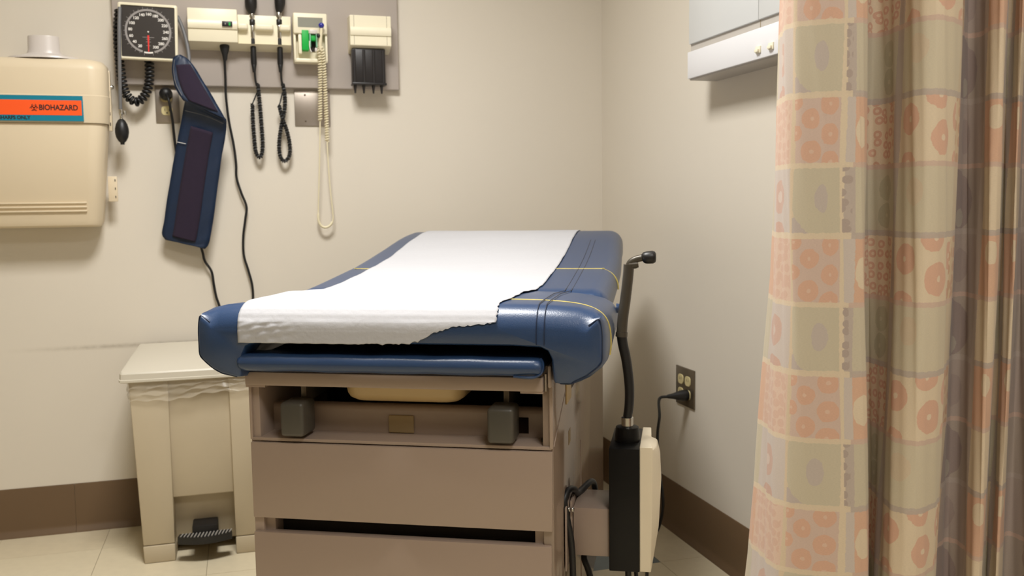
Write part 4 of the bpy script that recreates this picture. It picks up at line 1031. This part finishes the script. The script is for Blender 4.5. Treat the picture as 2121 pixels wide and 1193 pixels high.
    ell(f8+w8*0.66, h+0.066, 0.016, 0.019, (164, 152, 114), (186, 172, 136), 0.18, (f8, f9), 1)
    # column 10: large doughnuts on cream
    w10 = f11-f10
    for fx, fz, rx, rz in ((0.22, 0.063, 0.021, 0.022), (0.64, 0.036, 0.023, 0.024), (0.58, 0.092, 0.021, 0.018), (0.20, 0.004, 0.020, 0.014), (0.97, 0.066, 0.014, 0.020), (0.98, 0.008, 0.010, 0.012)):
        ell(f10+w10*fx, fz, rx, rz, ORd, (230, 200, 164), 0.19, (f10, f11), 0)
    ell(f10+w10*0.32, h+0.060, 0.016, 0.020, (204, 176, 138), None, 0, (f10, f11), 1)
    # column 12: dark plum disc
    w12 = f13-f12
    ell(f12+w12*0.15, h+0.044, w12*0.62, 0.050, (118, 92, 86), None, 0, (f12, f13), 1)
    ell(f12+w12*0.42, h+0.020, 0.010, 0.014, (150, 134, 116), None, 0, (f12, f13), 1)
    ell(f12+w12*0.5, 0.045, 0.014, 0.026, (132, 106, 98), None, 0, (f12, f13), 0)
    # column 14 and its repeat: cream disc on orange
    ell((f14+f15)/2-0.008, 0.068, 0.013, 0.017, CR, None, 0, (f14, f15), 0)
    ell((e(27.5)+e(30))/2, 0.068, 0.013, 0.017, CR, None, 0, (e(27.5), e(30)), 0)
    # far columns: plum rings on sage
    for cz_ in (h+0.028, h+0.068): ell((e(30.4)+e(33))/2+0.006, cz_, 0.019, 0.019, (124, 96, 86), (162, 142, 124), 0.16, (e(30.4), e(33)), 1)
    # thin cross lines between rows
    bl = mth('ADD', mth('LESS_THAN', mth('ABSOLUTE', mth('SUBTRACT', zz, 0.5)), 0.022), mth('ADD', mth('LESS_THAN', zz, 0.022), mth('GREATER_THAN', zz, 0.985)))
    lcol = N('ShaderNodeMix'); lcol.data_type = 'RGBA'
    Lk(mth('GREATER_THAN', s, b6), lcol.inputs[0]); lcol.inputs[6].default_value = (*lin(pale(CR)), 1)
    lc2 = mix(mth('LESS_THAN', mth('ABSOLUTE', mth('SUBTRACT', zz, 0.5)), 0.03), (198, 156, 134), (166, 146, 134)); Lk(lc2, lcol.inputs[7])
    col = mix(mth('MINIMUM', mth('MULTIPLY', bl, 0.9), 1.0), col, lcol.outputs[2])
    # fine weave
    wv = N('ShaderNodeTexWave'); wv.bands_direction = 'Y'; wv.inputs['Scale'].default_value = 330; wv.inputs['Distortion'].default_value = 2.5; Lk(cmb0.outputs[0], wv.inputs['Vector'])
    nz2 = N('ShaderNodeTexNoise'); nz2.inputs['Scale'].default_value = 420
    sc_ = N('ShaderNodeVectorMath'); sc_.operation = 'MULTIPLY'; sc_.inputs[1].default_value = (1, 4, 1); Lk(cmb0.outputs[0], sc_.inputs[0]); Lk(sc_.outputs[0], nz2.inputs['Vector'])
    mr = N('ShaderNodeMapRange'); mr.inputs[3].default_value = 0.86; mr.inputs[4].default_value = 1.12; Lk(nz2.outputs['Fac'], mr.inputs[0])
    vm = N('ShaderNodeVectorMath'); vm.operation = 'SCALE'; Lk(col, vm.inputs[0]); Lk(mr.outputs[0], vm.inputs['Scale'])
    Lk(vm.outputs[0], b.inputs['Base Color'])
    bp = N('ShaderNodeBump'); bp.inputs['Strength'].default_value = 0.15; bp.inputs['Distance'].default_value = 0.001; Lk(wv.outputs['Fac'], bp.inputs['Height']); Lk(bp.outputs[0], b.inputs['Normal'])
    b.inputs['Roughness'].default_value = 0.8; b.inputs['Specular IOR Level'].default_value = 0.25; b.inputs['Sheen Weight'].default_value = 0.15
    tl_ = N('ShaderNodeBsdfTranslucent'); Lk(vm.outputs[0], tl_.inputs[0]); ms = N('ShaderNodeMixShader'); ms.inputs[0].default_value = 0.15
    Lk(b.outputs[0], ms.inputs[1]); Lk(tl_.outputs[0], ms.inputs[2]); Lk(ms.outputs[0], nt.nodes['Material Output'].inputs[0])
    return m
CT = thing('privacy_curtain', 'patterned peach and sage privacy curtain hanging in folds on the right', 'curtain', (dense[200].x, dense[200].y, 0))
for v in bm.verts: v.co -= CT.location
cl = obj('cloth', bm, curtain_mat(), CT, 80, recalc=False)
so = cl.modifiers.new('thickness', 'SOLIDIFY'); so.thickness = 0.0012
# ceiling track and hooks that carry the curtain
trk = [base_pts[0], base_pts[-1]]
d = (trk[1]-trk[0]).normalized(); p0 = trk[0]-d*0.05; p1 = trk[1]+d*0.02
nrm = Vector((-d.y, d.x, 0)); mid = Vector((0, 0, 0))
off = sum(((q-p0).dot(nrm) for q in base_pts))/len(base_pts)
bm = B(); a = p0+nrm*off; c = p1+nrm*off
vsq = [a-nrm*.012, a+nrm*.012, c+nrm*.012, c-nrm*.012]
lo = [bm.verts.new((v.x, v.y, CEIL-0.03)) for v in vsq]; hi = [bm.verts.new((v.x, v.y, CEIL)) for v in vsq]
bm.faces.new(lo); bm.faces.new(hi[::-1])
for k in range(4): bm.faces.new((lo[k], hi[k], hi[(k+1) % 4], lo[(k+1) % 4]))
tag(obj('curtain_track', bm, M_steel), 'ceiling track carrying the patterned curtain', 'curtain track')
for k in range(0, len(dense), 33):
    q = dense[k]; t_ = (q-a).dot(d); h_ = a+d*t_
    bm = B(); tube(bm, [Vector((q.x, q.y, CZ1-0.01))-CT.location, Vector((h_.x, h_.y, CEIL-0.029))-CT.location], 0.0015, 6); obj('hook', bm, M_steel, CT)
